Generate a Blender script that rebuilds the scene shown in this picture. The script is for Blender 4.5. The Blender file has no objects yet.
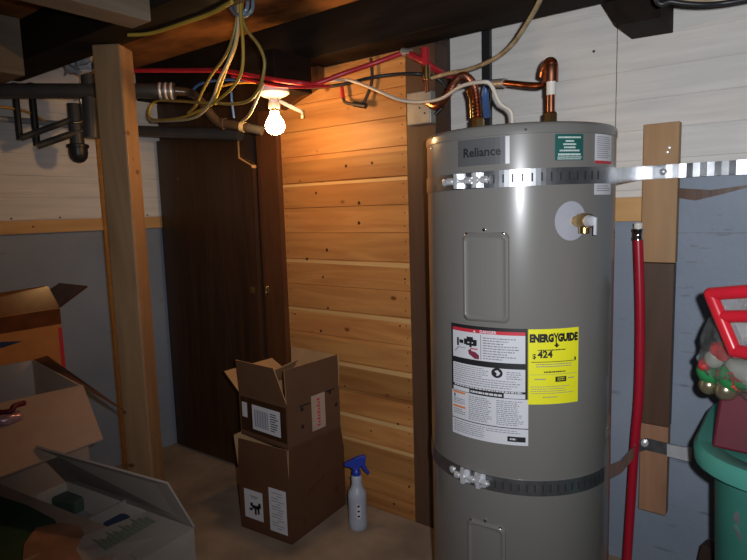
import bpy, bmesh, math, random
from mathutils import Vector, Matrix
random.seed(7)
C = bpy.context.scene.collection
PI = math.pi

# ------------------------------------------------------------------ camera (survey of the photograph)
F = 580.; PITCH = math.radians(6.8); ROLL = math.radians(1.7); YAW = math.radians(127); H = 1.22
FW = Vector((math.cos(YAW)*math.cos(PITCH), math.sin(YAW)*math.cos(PITCH), -math.sin(PITCH)))
_r = Vector((math.sin(YAW), -math.cos(YAW), 0)); _u = _r.cross(FW)
R_ = _r*math.cos(ROLL) - _u*math.sin(ROLL); U_ = _u*math.cos(ROLL) + _r*math.sin(ROLL)
def at(px, py, k, v):
    """point of the room seen at a pixel, lying on the plane axis k = v (metres)"""
    d = FW + R_*((px-373.5)/F) - U_*((py-280)/F)
    o = Vector((0, 0, H)); return o + d*((v-o[k])/d[k])
def aY(px, py, Y): return at(px, py, 1, Y)

# ------------------------------------------------------------------ materials
def new_mat(name):
    m = bpy.data.materials.new(name); m.use_nodes = True
    n = m.node_tree.nodes; l = m.node_tree.links
    return m, n, l, n['Principled BSDF']
def coords(n, l, scale=(1, 1, 1)):
    tc = n.new('ShaderNodeTexCoord'); mp = n.new('ShaderNodeMapping'); mp.inputs['Scale'].default_value = scale
    l.new(tc.outputs['Object'], mp.inputs['Vector']); return mp.outputs['Vector'], tc
def ramp(n, stops):
    r = n.new('ShaderNodeValToRGB'); e = r.color_ramp.elements
    while len(e) < len(stops): e.new(.5)
    for i, (p, c) in enumerate(stops): e[i].position = p; e[i].color = (*c, 1)
    return r
def mat(name, col, rough=.6, metal=0, var=.12, scale=14, bump=.0, trans=0, ior=1.45, alpha=1, spec=.5, stretch=(1, 1, 1), coat=0):
    m, n, l, b = new_mat(name)
    v, tc = coords(n, l, stretch)
    nz = n.new('ShaderNodeTexNoise'); nz.inputs['Scale'].default_value = scale; nz.inputs['Detail'].default_value = 5
    l.new(v, nz.inputs['Vector'])
    r = ramp(n, [(.3, tuple(c*(1-var) for c in col)), (.7, tuple(min(1, c*(1+var)) for c in col))])
    l.new(nz.outputs['Fac'], r.inputs['Fac']); l.new(r.outputs['Color'], b.inputs['Base Color'])
    b.inputs['Roughness'].default_value = rough; b.inputs['Metallic'].default_value = metal
    b.inputs['Transmission Weight'].default_value = trans; b.inputs['IOR'].default_value = ior
    b.inputs['Alpha'].default_value = alpha; b.inputs['Specular IOR Level'].default_value = spec
    b.inputs['Coat Weight'].default_value = coat; b.inputs['Coat Roughness'].default_value = .10
    if bump:
        bp = n.new('ShaderNodeBump'); bp.inputs['Strength'].default_value = bump; bp.inputs['Distance'].default_value = .01
        l.new(nz.outputs['Fac'], bp.inputs['Height']); l.new(bp.outputs['Normal'], b.inputs['Normal'])
    return m
def wood(name, c1, c2, axis=0, rough=.65, knots=False, boards=None, grain=60, bump=.15):
    """grain runs along axis; boards=(z0, pitch) gives each board its own tone"""
    m, n, l, b = new_mat(name)
    sc = [1, 1, 1]; sc = [grain/6 if i != axis else .8 for i in range(3)]
    v, tc = coords(n, l, sc)
    n1 = n.new('ShaderNodeTexNoise'); n1.inputs['Scale'].default_value = 2.2; n1.inputs['Detail'].default_value = 8; n1.inputs['Distortion'].default_value = 1.2
    l.new(v, n1.inputs['Vector'])
    mid = tuple((a+b_)/2 for a, b_ in zip(c1, c2))
    r = ramp(n, [(.25, c1), (.5, mid), (.72, c2)]); l.new(n1.outputs['Fac'], r.inputs['Fac'])
    out = r.outputs['Color']
    if boards:
        sx = n.new('ShaderNodeSeparateXYZ'); l.new(tc.outputs['Object'], sx.inputs[0])
        a = n.new('ShaderNodeMath'); a.operation = 'SUBTRACT'; a.inputs[1].default_value = boards[0]; l.new(sx.outputs['Z'], a.inputs[0])
        d = n.new('ShaderNodeMath'); d.operation = 'DIVIDE'; d.inputs[1].default_value = boards[1]; l.new(a.outputs[0], d.inputs[0])
        fl = n.new('ShaderNodeMath'); fl.operation = 'FLOOR'; l.new(d.outputs[0], fl.inputs[0])
        wn = n.new('ShaderNodeTexWhiteNoise'); wn.noise_dimensions = '1D'; l.new(fl.outputs[0], wn.inputs['W'])
        hs = n.new('ShaderNodeHueSaturation')
        mr = n.new('ShaderNodeMapRange'); mr.inputs['To Min'].default_value = .72; mr.inputs['To Max'].default_value = 1.2
        l.new(wn.outputs['Value'], mr.inputs['Value']); l.new(mr.outputs[0], hs.inputs['Value']); l.new(out, hs.inputs['Color']); out = hs.outputs['Color']
    if knots:
        v2, _ = coords(n, l, (5.5, 5.5, 9)); vo = n.new('ShaderNodeTexVoronoi'); vo.inputs['Scale'].default_value = 1
        l.new(v2, vo.inputs['Vector'])
        kr = ramp(n, [(.04, (.25, .12, .05)), (.10, (1, 1, 1))]); l.new(vo.outputs['Distance'], kr.inputs['Fac'])
        mx = n.new('ShaderNodeMix'); mx.data_type = 'RGBA'; mx.blend_type = 'MULTIPLY'; mx.inputs['Factor'].default_value = .85
        l.new(out, mx.inputs['A']); l.new(kr.outputs['Color'], mx.inputs['B']); out = mx.outputs['Result']
    l.new(out, b.inputs['Base Color']); b.inputs['Roughness'].default_value = rough; b.inputs['Specular IOR Level'].default_value = .12 if 'beam' in name or 'joist' in name or 'subfloor' in name else .4
    bp = n.new('ShaderNodeBump'); bp.inputs['Strength'].default_value = bump; bp.inputs['Distance'].default_value = .004
    l.new(n1.outputs['Fac'], bp.inputs['Height']); l.new(bp.outputs['Normal'], b.inputs['Normal'])
    return m
def emit(name, col, s):
    m, n, l, b = new_mat(name); b.inputs['Base Color'].default_value = (*col, 1)
    b.inputs['Emission Color'].default_value = (*col, 1); b.inputs['Emission Strength'].default_value = s; return m
def concrete_paint(name, col, dark):
    m, n, l, b = new_mat(name)
    v, tc = coords(n, l)
    a = n.new('ShaderNodeTexNoise'); a.inputs['Scale'].default_value = 2.3; a.inputs['Detail'].default_value = 7; l.new(v, a.inputs['Vector'])
    r = ramp(n, [(.35, dark), (.62, col)]); l.new(a.outputs['Fac'], r.inputs['Fac'])
    f = n.new('ShaderNodeTexNoise'); f.inputs['Scale'].default_value = 45; f.inputs['Detail'].default_value = 4; l.new(v, f.inputs['Vector'])
    # scuffs
    v2, _ = coords(n, l, (3, 3, 14)); s = n.new('ShaderNodeTexNoise'); s.inputs['Scale'].default_value = 2.6; s.inputs['Detail'].default_value = 3; l.new(v2, s.inputs['Vector'])
    sr = ramp(n, [(.67, (1, 1, 1)), (.74, (.62, .58, .6))]); l.new(s.outputs['Fac'], sr.inputs['Fac'])
    mx = n.new('ShaderNodeMix'); mx.data_type = 'RGBA'; mx.blend_type = 'MULTIPLY'; mx.inputs['Factor'].default_value = .8
    l.new(r.outputs['Color'], mx.inputs['A']); l.new(sr.outputs['Color'], mx.inputs['B']); l.new(mx.outputs['Result'], b.inputs['Base Color'])
    b.inputs['Roughness'].default_value = .55
    bp = n.new('ShaderNodeBump'); bp.inputs['Strength'].default_value = .12; bp.inputs['Distance'].default_value = .01
    l.new(f.outputs['Fac'], bp.inputs['Height']); l.new(bp.outputs['Normal'], b.inputs['Normal'])
    return m
M = {}
M['blue_wall'] = concrete_paint('painted_concrete', (.27, .32, .395), (.215, .26, .33))
M['floor'] = mat('concrete_floor', (.28, .215, .16), .8, var=.3, scale=5, bump=.3)
M['siding'] = mat('white_siding', (.74, .715, .68), .6, var=.08, scale=3, stretch=(1.2, 1.2, 16), bump=.12)
M['cedar'] = wood('cedar', (.34, .13, .038), (.55, .27, .085), 0, .5, True, (.05, .1065), 50)
M['cedar_light'] = wood('cedar_sapwood', (.56, .33, .13), (.66, .43, .19), 0, .5, grain=40)
M['pine'] = wood('pine_trim', (.55, .31, .12), (.70, .43, .18), 0, .55, True, grain=40)
M['pine_y'] = wood('pine_trim_y', (.55, .31, .12), (.70, .43, .18), 1, .55, True, grain=40)
M['stud'] = wood('pine_stud', (.34, .19, .09), (.46, .28, .14), 2, .6, grain=50)
M['stud_red'] = wood('fir_stud', (.28, .14, .08), (.40, .21, .12), 2, .6, grain=50)
M['post'] = wood('fir_post', (.22, .125, .06), (.34, .205, .105), 2, .6, True, grain=36)
M['stain'] = wood('dark_stained_plywood', (.024, .010, .004), (.062, .027, .012), 2, .35, grain=70)
M['stain_red'] = wood('brown_stained_board', (.07, .026, .010), (.11, .042, .016), 2, .4, grain=60)
M['brown'] = wood('brown_post', (.07, .036, .022), (.11, .058, .034), 2, .5, grain=50)
M['brown_dk'] = wood('brown_stud', (.035, .02, .016), (.06, .034, .026), 2, .6, grain=50)
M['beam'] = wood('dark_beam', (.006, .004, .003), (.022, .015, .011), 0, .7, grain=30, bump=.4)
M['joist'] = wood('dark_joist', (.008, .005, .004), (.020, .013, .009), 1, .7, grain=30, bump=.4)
M['light_joist'] = wood('sawn_joist', (.17, .13, .09), (.30, .24, .18), 1, .7, grain=30)
M['subfloor'] = mat('plywood_subfloor', (.26, .105, .032), .8, var=.8, scale=3.5, spec=.12, stretch=(1, 1.8, 1))
M['tank'] = mat('grey_enamel', (.178, .170, .160), .3, var=.02, scale=4, spec=.5, coat=.5)
M['tank_cap'] = mat('grey_enamel_cap', (.165, .160, .152), .3, var=.02, coat=.4)
M['plate'] = mat('grey_nameplate', (.24, .24, .25), .25, .6, var=.03)
M['plate2'] = mat('silver_plate_edge', (.42, .42, .43), .3, .7, var=.03)
M['black'] = mat('black_ink', (.015, .015, .018), .5, var=.05)
M['ink'] = mat('grey_ink', (.22, .22, .25), .6, var=.1)
M['white_label'] = mat('white_label', (.62, .62, .66), .5, var=.03)
M['red_ink'] = mat('red_ink', (.55, .03, .05), .5, var=.05)
M['orange_ink'] = mat('orange_ink', (.70, .20, .06), .5, var=.05)
M['maroon_ink'] = mat('maroon_ink', (.20, .03, .06), .5, var=.05)
M['yellow'] = mat('yellow_label', (.82, .78, .02), .5, var=.02)
M['teal_label'] = mat('teal_label', (.015, .095, .085), .45, var=.03)
M['pale_ink'] = mat('pale_ink', (.55, .65, .62), .5, var=.03)
M['disc'] = mat('grey_disc', (.36, .37, .42), .4, var=.03)
M['steel'] = mat('galvanized_steel', (.36, .37, .39), .3, .9, var=.2, scale=30)
M['chrome'] = mat('chrome', (.8, .8, .82), .12, 1, var=.03)
M['zinc'] = mat('bright_zinc', (.72, .73, .76), .32, .45, var=.1, scale=40)
M['brass'] = mat('brass', (.60, .40, .17), .28, 1, var=.1)
M['copper'] = mat('copper', (.50, .20, .12), .32, 1, var=.2, scale=40)
M['slot'] = mat('slot_dark', (.02, .02, .025), .6, var=.05)
M['junction'] = mat('junction_metal', (.42, .40, .36), .45, .55, var=.2)
M['tape_white'] = mat('ptfe_tape', (.7, .66, .6), .5)
M['blue_tape'] = mat('blue_plastic', (.06, .12, .30), .4)
M['red_pex'] = mat('red_pipe', (.42, .012, .03), .32, var=.08, coat=.2)
M['black_pl'] = mat('black_plastic', (.02, .02, .022), .4, var=.1)
M['abs'] = mat('black_abs_pipe', (.06, .058, .055), .38, var=.2, scale=10)
M['grey_pipe'] = mat('grey_pipe', (.30, .31, .32), .4, var=.1)
M['brown_pipe'] = mat('brown_elbow', (.055, .038, .026), .25, var=.15)
M['cable_white'] = mat('white_cable', (.62, .56, .48), .45, var=.05)
M['cable_tan'] = mat('tan_cable', (.32, .25, .15), .45, var=.3, scale=30)
M['cable_yellow'] = mat('yellow_cable', (.40, .27, .04), .4, var=.1)
M['cable_olive'] = mat('olive_cable', (.27, .20, .055), .4, var=.15)
M['cable_cream'] = mat('cream_cable', (.46, .38, .22), .4, var=.1)
M['cable_blue'] = mat('blue_cable', (.05, .13, .38), .4, var=.1)
M['cable_red'] = mat('red_cable', (.45, .02, .03), .35, var=.1)
M['cable_orange'] = mat('orange_cable', (.65, .33, .05), .4, var=.1)
M['clamp_blue'] = mat('clear_blue_plastic', (.22, .32, .42), .15, var=.1, trans=.4, spec=.8)
M['porcelain'] = mat('porcelain', (.80, .77, .70), .25, var=.02)
M['bulb'] = emit('lit_bulb_glass', (1.0, .56, .21), 125)
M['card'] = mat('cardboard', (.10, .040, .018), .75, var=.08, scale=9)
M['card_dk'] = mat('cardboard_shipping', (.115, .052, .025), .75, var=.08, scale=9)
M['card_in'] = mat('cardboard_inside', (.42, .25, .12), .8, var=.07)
M['card_or'] = mat('cardboard_orange', (.48, .19, .05), .7, var=.1)
M['card_tape'] = mat('packing_tape', (.13, .042, .014), .25, var=.25, spec=.4, coat=.12)
M['card_white'] = mat('white_cardboard', (.30, .25, .215), .8, var=.05)
M['card_white_in'] = mat('white_cardboard_inside', (.50, .42, .36), .85, var=.05)
M['card_beige'] = mat('beige_cardboard', (.36, .255, .195), .8, var=.06)
M['green_print'] = mat('green_print', (.03, .075, .045), .6, var=.2)
M['dim_green'] = mat('dim_green_wrap', (.07, .10, .08), .5)
M['bracket_grey'] = mat('bluish_bracket', (.10, .13, .18), .5)
M['olive_print'] = mat('olive_print', (.13, .15, .10), .7)
M['pink_print'] = mat('pink_print', (.30, .15, .09), .6, var=.25, scale=20)
M['grey_foam'] = mat('grey_packing', (.30, .29, .27), .8, var=.25)
M['blue_lid'] = mat('dark_blue_lid', (.02, .035, .10), .4)
M['paper_tape'] = mat('paper_tape', (.42, .30, .22), .7)
M['bottle'] = mat('translucent_bottle', (.52, .56, .66), .35, var=.04, trans=.25)
M['blue_sprayer'] = mat('blue_sprayer', (.02, .045, .36), .35, var=.05)
M['bin'] = mat('teal_plastic', (.045, .21, .17), .42, var=.06)
M['bin_lid'] = mat('teal_plastic_lid', (.07, .29, .235), .4, var=.06)
M['bag_red'] = mat('dark_red_cloth', (.10, .003, .014), .6, var=.15)
M['red_pl'] = mat('red_plastic', (.55, .015, .03), .28, var=.06)
M['clear'] = mat('clear_plastic', (.75, .76, .78), .12, var=.02, trans=.75, ior=1.2, spec=.8)
M['film'] = mat('crinkled_film', (.74, .76, .72), .22, var=.1, trans=.93, ior=1.1, bump=1.0, scale=22, spec=1)
M['silver'] = mat('silver_tape', (.5, .5, .53), .22, .8, var=.2, bump=.5)
M['orn_green'] = mat('green_ornament', (.03, .26, .08), .3, .1)
M['orn_red'] = mat('red_ornament', (.75, .03, .04), .3, .2)
M['orn_white'] = mat('white_ornament', (.72, .72, .70), .25, .1)
M['orn_gold'] = mat('gold_ornament', (.45, .38, .25), .25, .8)
M['paper'] = mat('crumpled_paper', (.50, .50, .52), .6, var=.2)
M['nail'] = mat('nail_head', (.05, .03, .02), .5)
M['pinkwrap'] = mat('pink_foil', (.42, .25, .30), .2, .4, var=.3, scale=40, bump=.5)

# ------------------------------------------------------------------ mesh helpers
class MB:
    def __init__(s): s.v = []; s.f = []; s.mi = []; s.sm = []; s.mats = []; s.parts = []
    def m(s, name):
        if name not in s.mats: s.mats.append(name)
        return s.mats.index(name)
    def add(s, vs, fs, mt, smooth=False):
        s.parts.append((len(s.v), len(s.f))); o = len(s.v); s.v += [tuple(v) for v in vs]; i = s.m(mt)
        for f in fs: s.f.append(tuple(o+a for a in f)); s.mi.append(i); s.sm.append(smooth)
        return s
    def hexa(s, p, mt):   # 8 points: bottom quad, top quad
        return s.add(p, [(3, 2, 1, 0), (4, 5, 6, 7), (0, 1, 5, 4), (1, 2, 6, 5), (2, 3, 7, 6), (3, 0, 4, 7)], mt)
    def box(s, x0, x1, y0, y1, z0, z1, mt):
        return s.hexa([(x0, y0, z0), (x1, y0, z0), (x1, y1, z0), (x0, y1, z0), (x0, y0, z1), (x1, y0, z1), (x1, y1, z1), (x0, y1, z1)], mt)
    def obox(s, c, d, rot, mt):   # centre, full dims, rotation Matrix
        p = [Vector(c) + rot @ Vector((a*d[0]/2, b*d[1]/2, e*d[2]/2)) for e in (-1, 1) for a, b in ((-1, -1), (1, -1), (1, 1), (-1, 1))]
        return s.hexa(p, mt)
    def prism(s, poly, n, mt):   # poly of 3D points, extruded by vector n
        k = len(poly); n = Vector(n); a = [Vector(p) for p in poly]; b = [p+n for p in a]
        return s.add(a+b, [tuple(reversed(range(k))), tuple(range(k, 2*k))] + [(i, (i+1) % k, k+(i+1) % k, k+i) for i in range(k)], mt)
    def tube(s, pts, r, mt, n=10, cap=True, smooth=True):
        pts = [Vector(p) for p in pts]; rs = r if isinstance(r, (list, tuple)) else [r]*len(pts)
        vs = []; fs = []; up = None
        for i, p in enumerate(pts):
            t = (pts[min(i+1, len(pts)-1)] - pts[max(i-1, 0)]).normalized()
            if up is None: up = t.orthogonal().normalized()
            up = (up - t*up.dot(t)).normalized(); w = t.cross(up)
            for k in range(n):
                a = 2*PI*k/n; vs.append(p + (up*math.cos(a)+w*math.sin(a))*rs[i])
        for i in range(len(pts)-1):
            for k in range(n):
                k2 = (k+1) % n; fs.append((i*n+k, i*n+k2, (i+1)*n+k2, (i+1)*n+k))
        if cap: fs += [tuple(reversed(range(n))), tuple((len(pts)-1)*n+k for k in range(n))]
        return s.add(vs, fs, mt, smooth)
    def lathe(s, c, prof, mt, n=40, axis=None, smooth=True):   # prof (r, h) up axis
        axis = Vector(axis or (0, 0, 1)).normalized(); u = axis.orthogonal().normalized(); w = axis.cross(u); c = Vector(c)
        vs = [c + axis*h + (u*math.cos(2*PI*k/n)+w*math.sin(2*PI*k/n))*max(r, 1e-5) for r, h in prof for k in range(n)]
        fs = [(i*n+k, i*n+(k+1) % n, (i+1)*n+(k+1) % n, (i+1)*n+k) for i in range(len(prof)-1) for k in range(n)]
        fs += [tuple(reversed(range(n))), tuple((len(prof)-1)*n+k for k in range(n))]
        return s.add(vs, fs, mt, smooth)
    def build_each(s, name, parent):   # every added piece becomes a part of its own
        for a, (v0, f0) in enumerate(s.parts):
            v1, f1 = s.parts[a+1] if a+1 < len(s.parts) else (len(s.v), len(s.f))
            k = MB(); k.mats = list(s.mats); k.v = s.v[v0:v1]; k.f = [tuple(i-v0 for i in f) for f in s.f[f0:f1]]
            k.mi = s.mi[f0:f1]; k.sm = s.sm[f0:f1]; k.build(name, parent)
    def build(s, name, parent=None, bevel=0, autosm=False):
        me = bpy.data.meshes.new(name); me.from_pydata(s.v, [], s.f)
        for k in s.mats: me.materials.append(M[k])
        me.polygons.foreach_set('material_index', s.mi); me.polygons.foreach_set('use_smooth', s.sm); me.update()
        bm = bmesh.new(); bm.from_mesh(me); bmesh.ops.recalc_face_normals(bm, faces=bm.faces); bm.to_mesh(me); bm.free(); me.set_sharp_from_angle(angle=math.radians(48)); me.polygons.foreach_set('use_smooth', s.sm)
        o = bpy.data.objects.new(name, me); C.objects.link(o)
        if parent is not None: o.parent = parent; o.matrix_parent_inverse = PW(parent).inverted()
        if bevel:
            b = o.modifiers.new('bevel', 'BEVEL'); b.width = bevel; b.segments = 2; b.limit_method = 'ANGLE'
        return o
def PW(o):
    m = Matrix.Translation(o.location)
    if o.parent is not None: m = PW(o.parent) @ o.matrix_parent_inverse @ m
    return m
def thing(name, loc, label, cat, group=None):
    o = bpy.data.objects.new(name, None); C.objects.link(o); o.location = loc; o.empty_display_size = .05
    return tag(o, label, cat, group)
def tag(o, label, cat, group=None):
    o['label'] = label; o['category'] = cat
    if group: o['group'] = group
    return o
def struct(o): o['kind'] = 'structure'; return o
def lab(o, t): o['label'] = t; return o
def smooth_path(pts, k=8):
    P = [Vector(p) for p in pts]
    if len(P) < 3: return P
    Q = [P[0]*2-P[1]] + P + [P[-1]*2-P[-2]]; out = []
    for i in range(1, len(Q)-2):
        a, b, c, d = Q[i-1:i+3]
        for j in range(k):
            t = j/k; out.append(.5*((2*b)+(c-a)*t+(2*a-5*b+4*c-d)*t*t+(3*b-a-3*c+d)*t**3))
    out.append(P[-1]); return out
def cable(pts, r, mt, n=8, k=8): return MB().tube(smooth_path(pts, k), r, mt, n)
_tc = {}
def text_geo(s, size, bold=0.0):
    key = (s, size, bold)
    if key in _tc: return _tc[key]
    cu = bpy.data.curves.new('t', 'FONT'); cu.body = s; cu.size = size; cu.offset = bold; cu.resolution_u = 2
    ob = bpy.data.objects.new('t', cu); C.objects.link(ob)
    me = bpy.data.meshes.new_from_object(ob.evaluated_get(bpy.context.evaluated_depsgraph_get()))
    vs = [(v.co.x, v.co.y) for v in me.vertices]; fs = [tuple(p.vertices) for p in me.polygons]
    bpy.data.objects.remove(ob); bpy.data.curves.remove(cu); bpy.data.meshes.remove(me)
    _tc[key] = (vs, fs); return vs, fs

# ------------------------------------------------------------------ room shell
WX = -2.70   # left wall
WY = 2.00    # back wall
PX, PY = -1.835, 1.80   # cedar partition
struct(MB().box(WX-.1, 1.6, -1.6, WY+.1, -.1, 0, 'floor').build('floor'))
CZ = 1.945
struct(MB().box(WX-.1, 1.6, -1.6, WY+.1, CZ, CZ+.06, 'subfloor').build('ceiling'))
wb = struct(MB().box(WX-.1, 1.6, WY, WY+.1, 0, CZ, 'blue_wall').build('wall_back'))
wl = struct(MB().box(WX-.1, WX, -1.6, WY, 0, CZ, 'blue_wall').build('wall_left'))
def siding(name, parent, axis, a0, a1, base, z0, z1, z_ref, sgn):
    """lapped panel on a wall: profile in (depth, z)"""
    p = .0925; zs = [z0]
    k = math.ceil((z0-z_ref)/p)
    while z_ref+k*p < z1-.004:
        if z_ref+k*p > z0+.004: zs.append(z_ref+k*p)
        k += 1
    zs.append(z1); b = MB()
    for i in range(len(zs)-1):
        d0, d1 = .0125, .0105
        za, zb = zs[i]+.0018, zs[i+1]
        P = [(0, za-.0018), (d0-.003, za-.0018), (d0, za+.0006), (d1, zb-.0016), (d1-.0015, zb), (0, zb)]
        if axis == 0: poly = [(a0, base+sgn*d, z) for d, z in P]; n = (a1-a0, 0, 0)
        else: poly = [(base+sgn*d, a0, z) for d, z in P]; n = (0, a1-a0, 0)
        b.prism(poly, n, 'siding')
    return b.build(name, parent)
SX = -.512
siding('siding_panel', wb, 0, -1.19, SX-.0012, WY, 1.238, CZ, 1.722, -1)
siding('siding_panel', wb, 0, SX+.0012, -.36, WY, 1.238, CZ, 1.722, -1)
siding('siding_panel', wb, 0, -.36, 1.6, WY, 1.305, CZ, 1.722, -1)
siding('siding_panel', wl, 1, -1.6, WY, WX, 1.222, CZ, 1.412, 1)
MB().box(SX-.0012, SX+.0012, WY-.008, WY, 1.238, CZ, 'slot').build('siding_joint', wb)
b = MB()
q = aY(594, 51.5, 1.988); b.lathe(q, [(.004, 0), (.004, -.004), (.001, -.005)], 'nail', 8, (0, 1, 0)); b.build('nail', wb)
# brown torn streak and hairline crack in the paint of the back wall
MB().prism([(-.33, WY, 1.232), (-.28, WY, 1.222), (-.22, WY, 1.236), (-.12, WY, 1.262), (-.07, WY, 1.268), (-.07, WY, 1.272), (-.15, WY, 1.262), (-.24, WY, 1.252), (-.33, WY, 1.262)], (0, -.0015, 0), 'stain_red').build('paint_scar', wb)
b = MB(); x = -.33
while x < .3:
    b.box(x, x+.03, WY-.0006, WY, 1.124+random.uniform(-.0015, .0015), 1.1255+random.uniform(0, .001), 'ink'); x += .029
b.build('crack', wb)
b = MB()
for (px, py, l) in [(694, 246, .02), (692, 262, .03), (690, 287, .02), (683, 288, .03), (688, 352, .04), (686, 333, .03), (720, 215, .008), (672, 505, .03)]:
    q = aY(px, py, WY); b.box(q.x-l/2, q.x+l/2, WY-.0007, WY, q.z-.0018, q.z+.0018, 'ink')
b.build('scuff_mark', wb)
# ledger trims
struct(MB().box(WX, WX+.02, -1.6, 1.76, 1.166, 1.222, 'pine_y').build('trim_1', bevel=.002))
struct(MB().box(-1.19, -.36, WY-.02, WY, 1.162, 1.238, 'pine').build('trim_2', bevel=.002))
b = MB()
for y, z in ((.99, 1.19), (1.05, 1.232), (1.13, 1.195), (1.25, 1.232), (1.68, 1.232), (1.50, 1.19)):
    b.lathe((WX+(.02 if z < 1.222 else .0125), y, z), [(.004, 0), (.004, .002), (.001, .003)], 'nail', 8, (1, 0, 0))
b.build_each('nail', wl)
# vertical corner board behind the post
q1 = at(97, 150, 0, WX+.02); 
struct(MB().box(WX, WX+.022, q1.y, q1.y+.05, 0, CZ, 'pine_y').build('trim_3', bevel=.002))

# cedar partition
cz = [-.04, .066, .172, .279, .386, .492, .598, .705, .811, .918, 1.025, 1.131, 1.238, 1.345, 1.451, 1.558, 1.664, 1.79]
offs = [0, .004, -.003, .003, 0, -.004, .004, 0, .003, -.003, 0, .004, .002, 0, .003, 0, 0, 0]
wp = MB()
for i in range(len(cz)-1):
    a, c = max(cz[i]+offs[i], 0), cz[i+1]+offs[i+1] if i < len(cz)-2 else 1.79
    wp.prism([(PX-.1, PY+.02, a+.001), (PX-.1, PY+.0015, a+.0006), (PX-.1, PY, a+.002), (PX-.1, PY, c-.002), (PX-.1, PY+.0015, c-.0006), (PX-.1, PY+.02, c-.0006)], (-1.186-PX+.1, 0, 0), 'cedar')
    if i in (2, 3, 5, 7, 9, 12):   # pale sapwood edge of a board
        wp.prism([(PX-.1, PY-.0004, c-.014), (-1.187, PY-.0004, c-.016-.006*(i % 2)), (-1.187, PY-.0004, c-.004), (PX-.1, PY-.0004, c-.004)], (0, .001, 0), 'cedar_light')
wp.box(PX-.1, -1.186, PY+.02, PY+.03, 0, 1.79, 'brown_dk')
wpo = struct(wp.build('wall_partition'))
b = MB()
for z in cz[:-1]:
    for x in (PX+.02, -1.205):
        for dz in (.03, .078): b.lathe((x+random.uniform(-.004, .004), PY, z+dz), [(.0028, .001), (.0028, -.0006), (.001, -.001)], 'nail', 6, (0, 1, 0))
b.build_each('nail', wpo)
b = MB()
for (px, py) in [(316, 193), (372, 163), (346, 166), (300, 181), (359, 203), (359, 223), (327, 250), (307, 259), (323, 277), (328, 308), (295, 314), (321, 331), (405, 279), (400, 326), (398, 424), (409, 487), (394, 504), (345, 386), (371, 431)]:
    q = aY(px, py, PY); r = random.uniform(.004, .008)
    b.lathe((q.x, PY, q.z), [(r, .001), (r*.95, -.0004), (r*.3, -.0006)], 'stain', 10, (0, 1, 0))
b.build('knot', wpo)

# closet front: dark door leaf, jamb and header
dr = struct(bpy.data.objects.new('door_1', None)); C.objects.link(dr); dr.location = (-2.3, 1.76, 0)
zc = at(238, 145, 1, 1.74); zd = at(241, 158, 1, 1.74); ze = at(252, 165, 1, 1.74)
MB().prism([(WX+.045, 1.74, .012), (-1.968, 1.74, .012), (-1.953, 1.74, ze.z), (-2.022, 1.74, zd.z), (-2.030, 1.74, 1.60), (WX+.045, 1.74, 1.60)], (0, .022, 0), 'stain').build('leaf', dr, bevel=.001)
MB().box(-1.962, -1.940, 1.778, 1.80, 0, 1.60, 'stain_red').build('door_stop', dr)
MB().prism([(-2.030, 1.7395, 1.585), (-2.030, 1.7395, zd.z+.004), (-1.953, 1.7395, ze.z), (-1.953, 1.7395, ze.z-.012), (-1.957, 1.7395, ze.z-.012), (-1.958, 1.7395, ze.z-.003), (-2.040, 1.7395, zd.z), (-2.040, 1.7395, 1.585)], (0, .0235, 0), 'pine').build('raw_edge', dr)
MB().box(-1.946, PX+.004, 1.775, 1.815, 0, 1.66, 'stain_red').build('jamb', dr, bevel=.002)
MB().box(WX, WX+.04, 1.765, 1.80, 0, 1.6, 'stain').build('jamb', dr)
MB().box(WX, PX, 1.78, 1.80, 1.60, 1.79, 'stain').build('header', dr)
MB().box(WX, PX-.1, 1.84, 1.86, 0, 1.60, 'brown_dk').build('closet_back', dr)
q = aY(252, 290, 1.738); h = MB(); h.box(q.x-.006, q.x+.006, 1.732, 1.74, q.z-.014, q.z+.014, 'brass'); h.build('hasp_plate', dr)
q = aY(267, 288, 1.77); h = MB()
h.box(q.x-.004, q.x+.004, 1.769, 1.775, q.z-.022, q.z+.012, 'brass')
h.tube(smooth_path([(q.x-.012, 1.768, q.z+.008), (q.x-.004, 1.76, q.z+.003), (q.x+.004, 1.76, q.z+.003), (q.x+.012, 1.768, q.z+.008)]), .0025, 'brass', 8)
h.tube(smooth_path([(q.x, 1.764, q.z), (q.x+.003, 1.76, q.z-.02), (q.x+.001, 1.762, q.z-.036)]), .0022, 'brass', 8)
h.build('latch_hook', dr)
q = aY(178, 179, 1.739); MB().lathe((q.x, 1.739, q.z), [(.003, .001), (.003, -.001)], 'chrome', 6, (0, 1, 0)).build('nail', dr)

# posts, beams
GR = {'ceiling_beam': 'dark ceiling beams', 'ceiling_joist': 'ceiling joists', 'wall_board': 'boards fixed upright on the blue wall', 'hanging_cable': 'cables hanging round the blue clamp', 'power_cable': 'power cables', 'armored_cable': 'armored cables', 'water_pipe': 'thin pipes on the left wall', 'vent_pipe': 'upright black pipes at the left'}
def solo(mb, name, label, cat, bevel=0, group=None):
    group = group or GR.get(name)
    return tag(mb.build(name, bevel=bevel), label, cat, group)
solo(MB().box(-1.185, -1.065, PY, PY+.09, 0, 1.79, 'brown'), 'corner_post', 'brown post at the end of the cedar plank wall, left of the water heater', 'post', .002)
solo(MB().box(-1.195, -1.105, 1.90, 1.985, 1.30, 1.945, 'brown_dk'), 'wall_stud', 'dark brown upright stud on the back wall behind the junction box', 'stud', .002)
q1 = aY(484, 40, 1.985); q2 = aY(492, 40, 1.985); q3 = aY(488, 117, 1.985)
solo(MB().box(q1.x, q2.x, 1.965, 1.985, 1.40, 1.945, 'black_pl'), 'vertical_strip', 'black upright strip on the white siding above the water heater', 'strip', .001)
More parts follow.
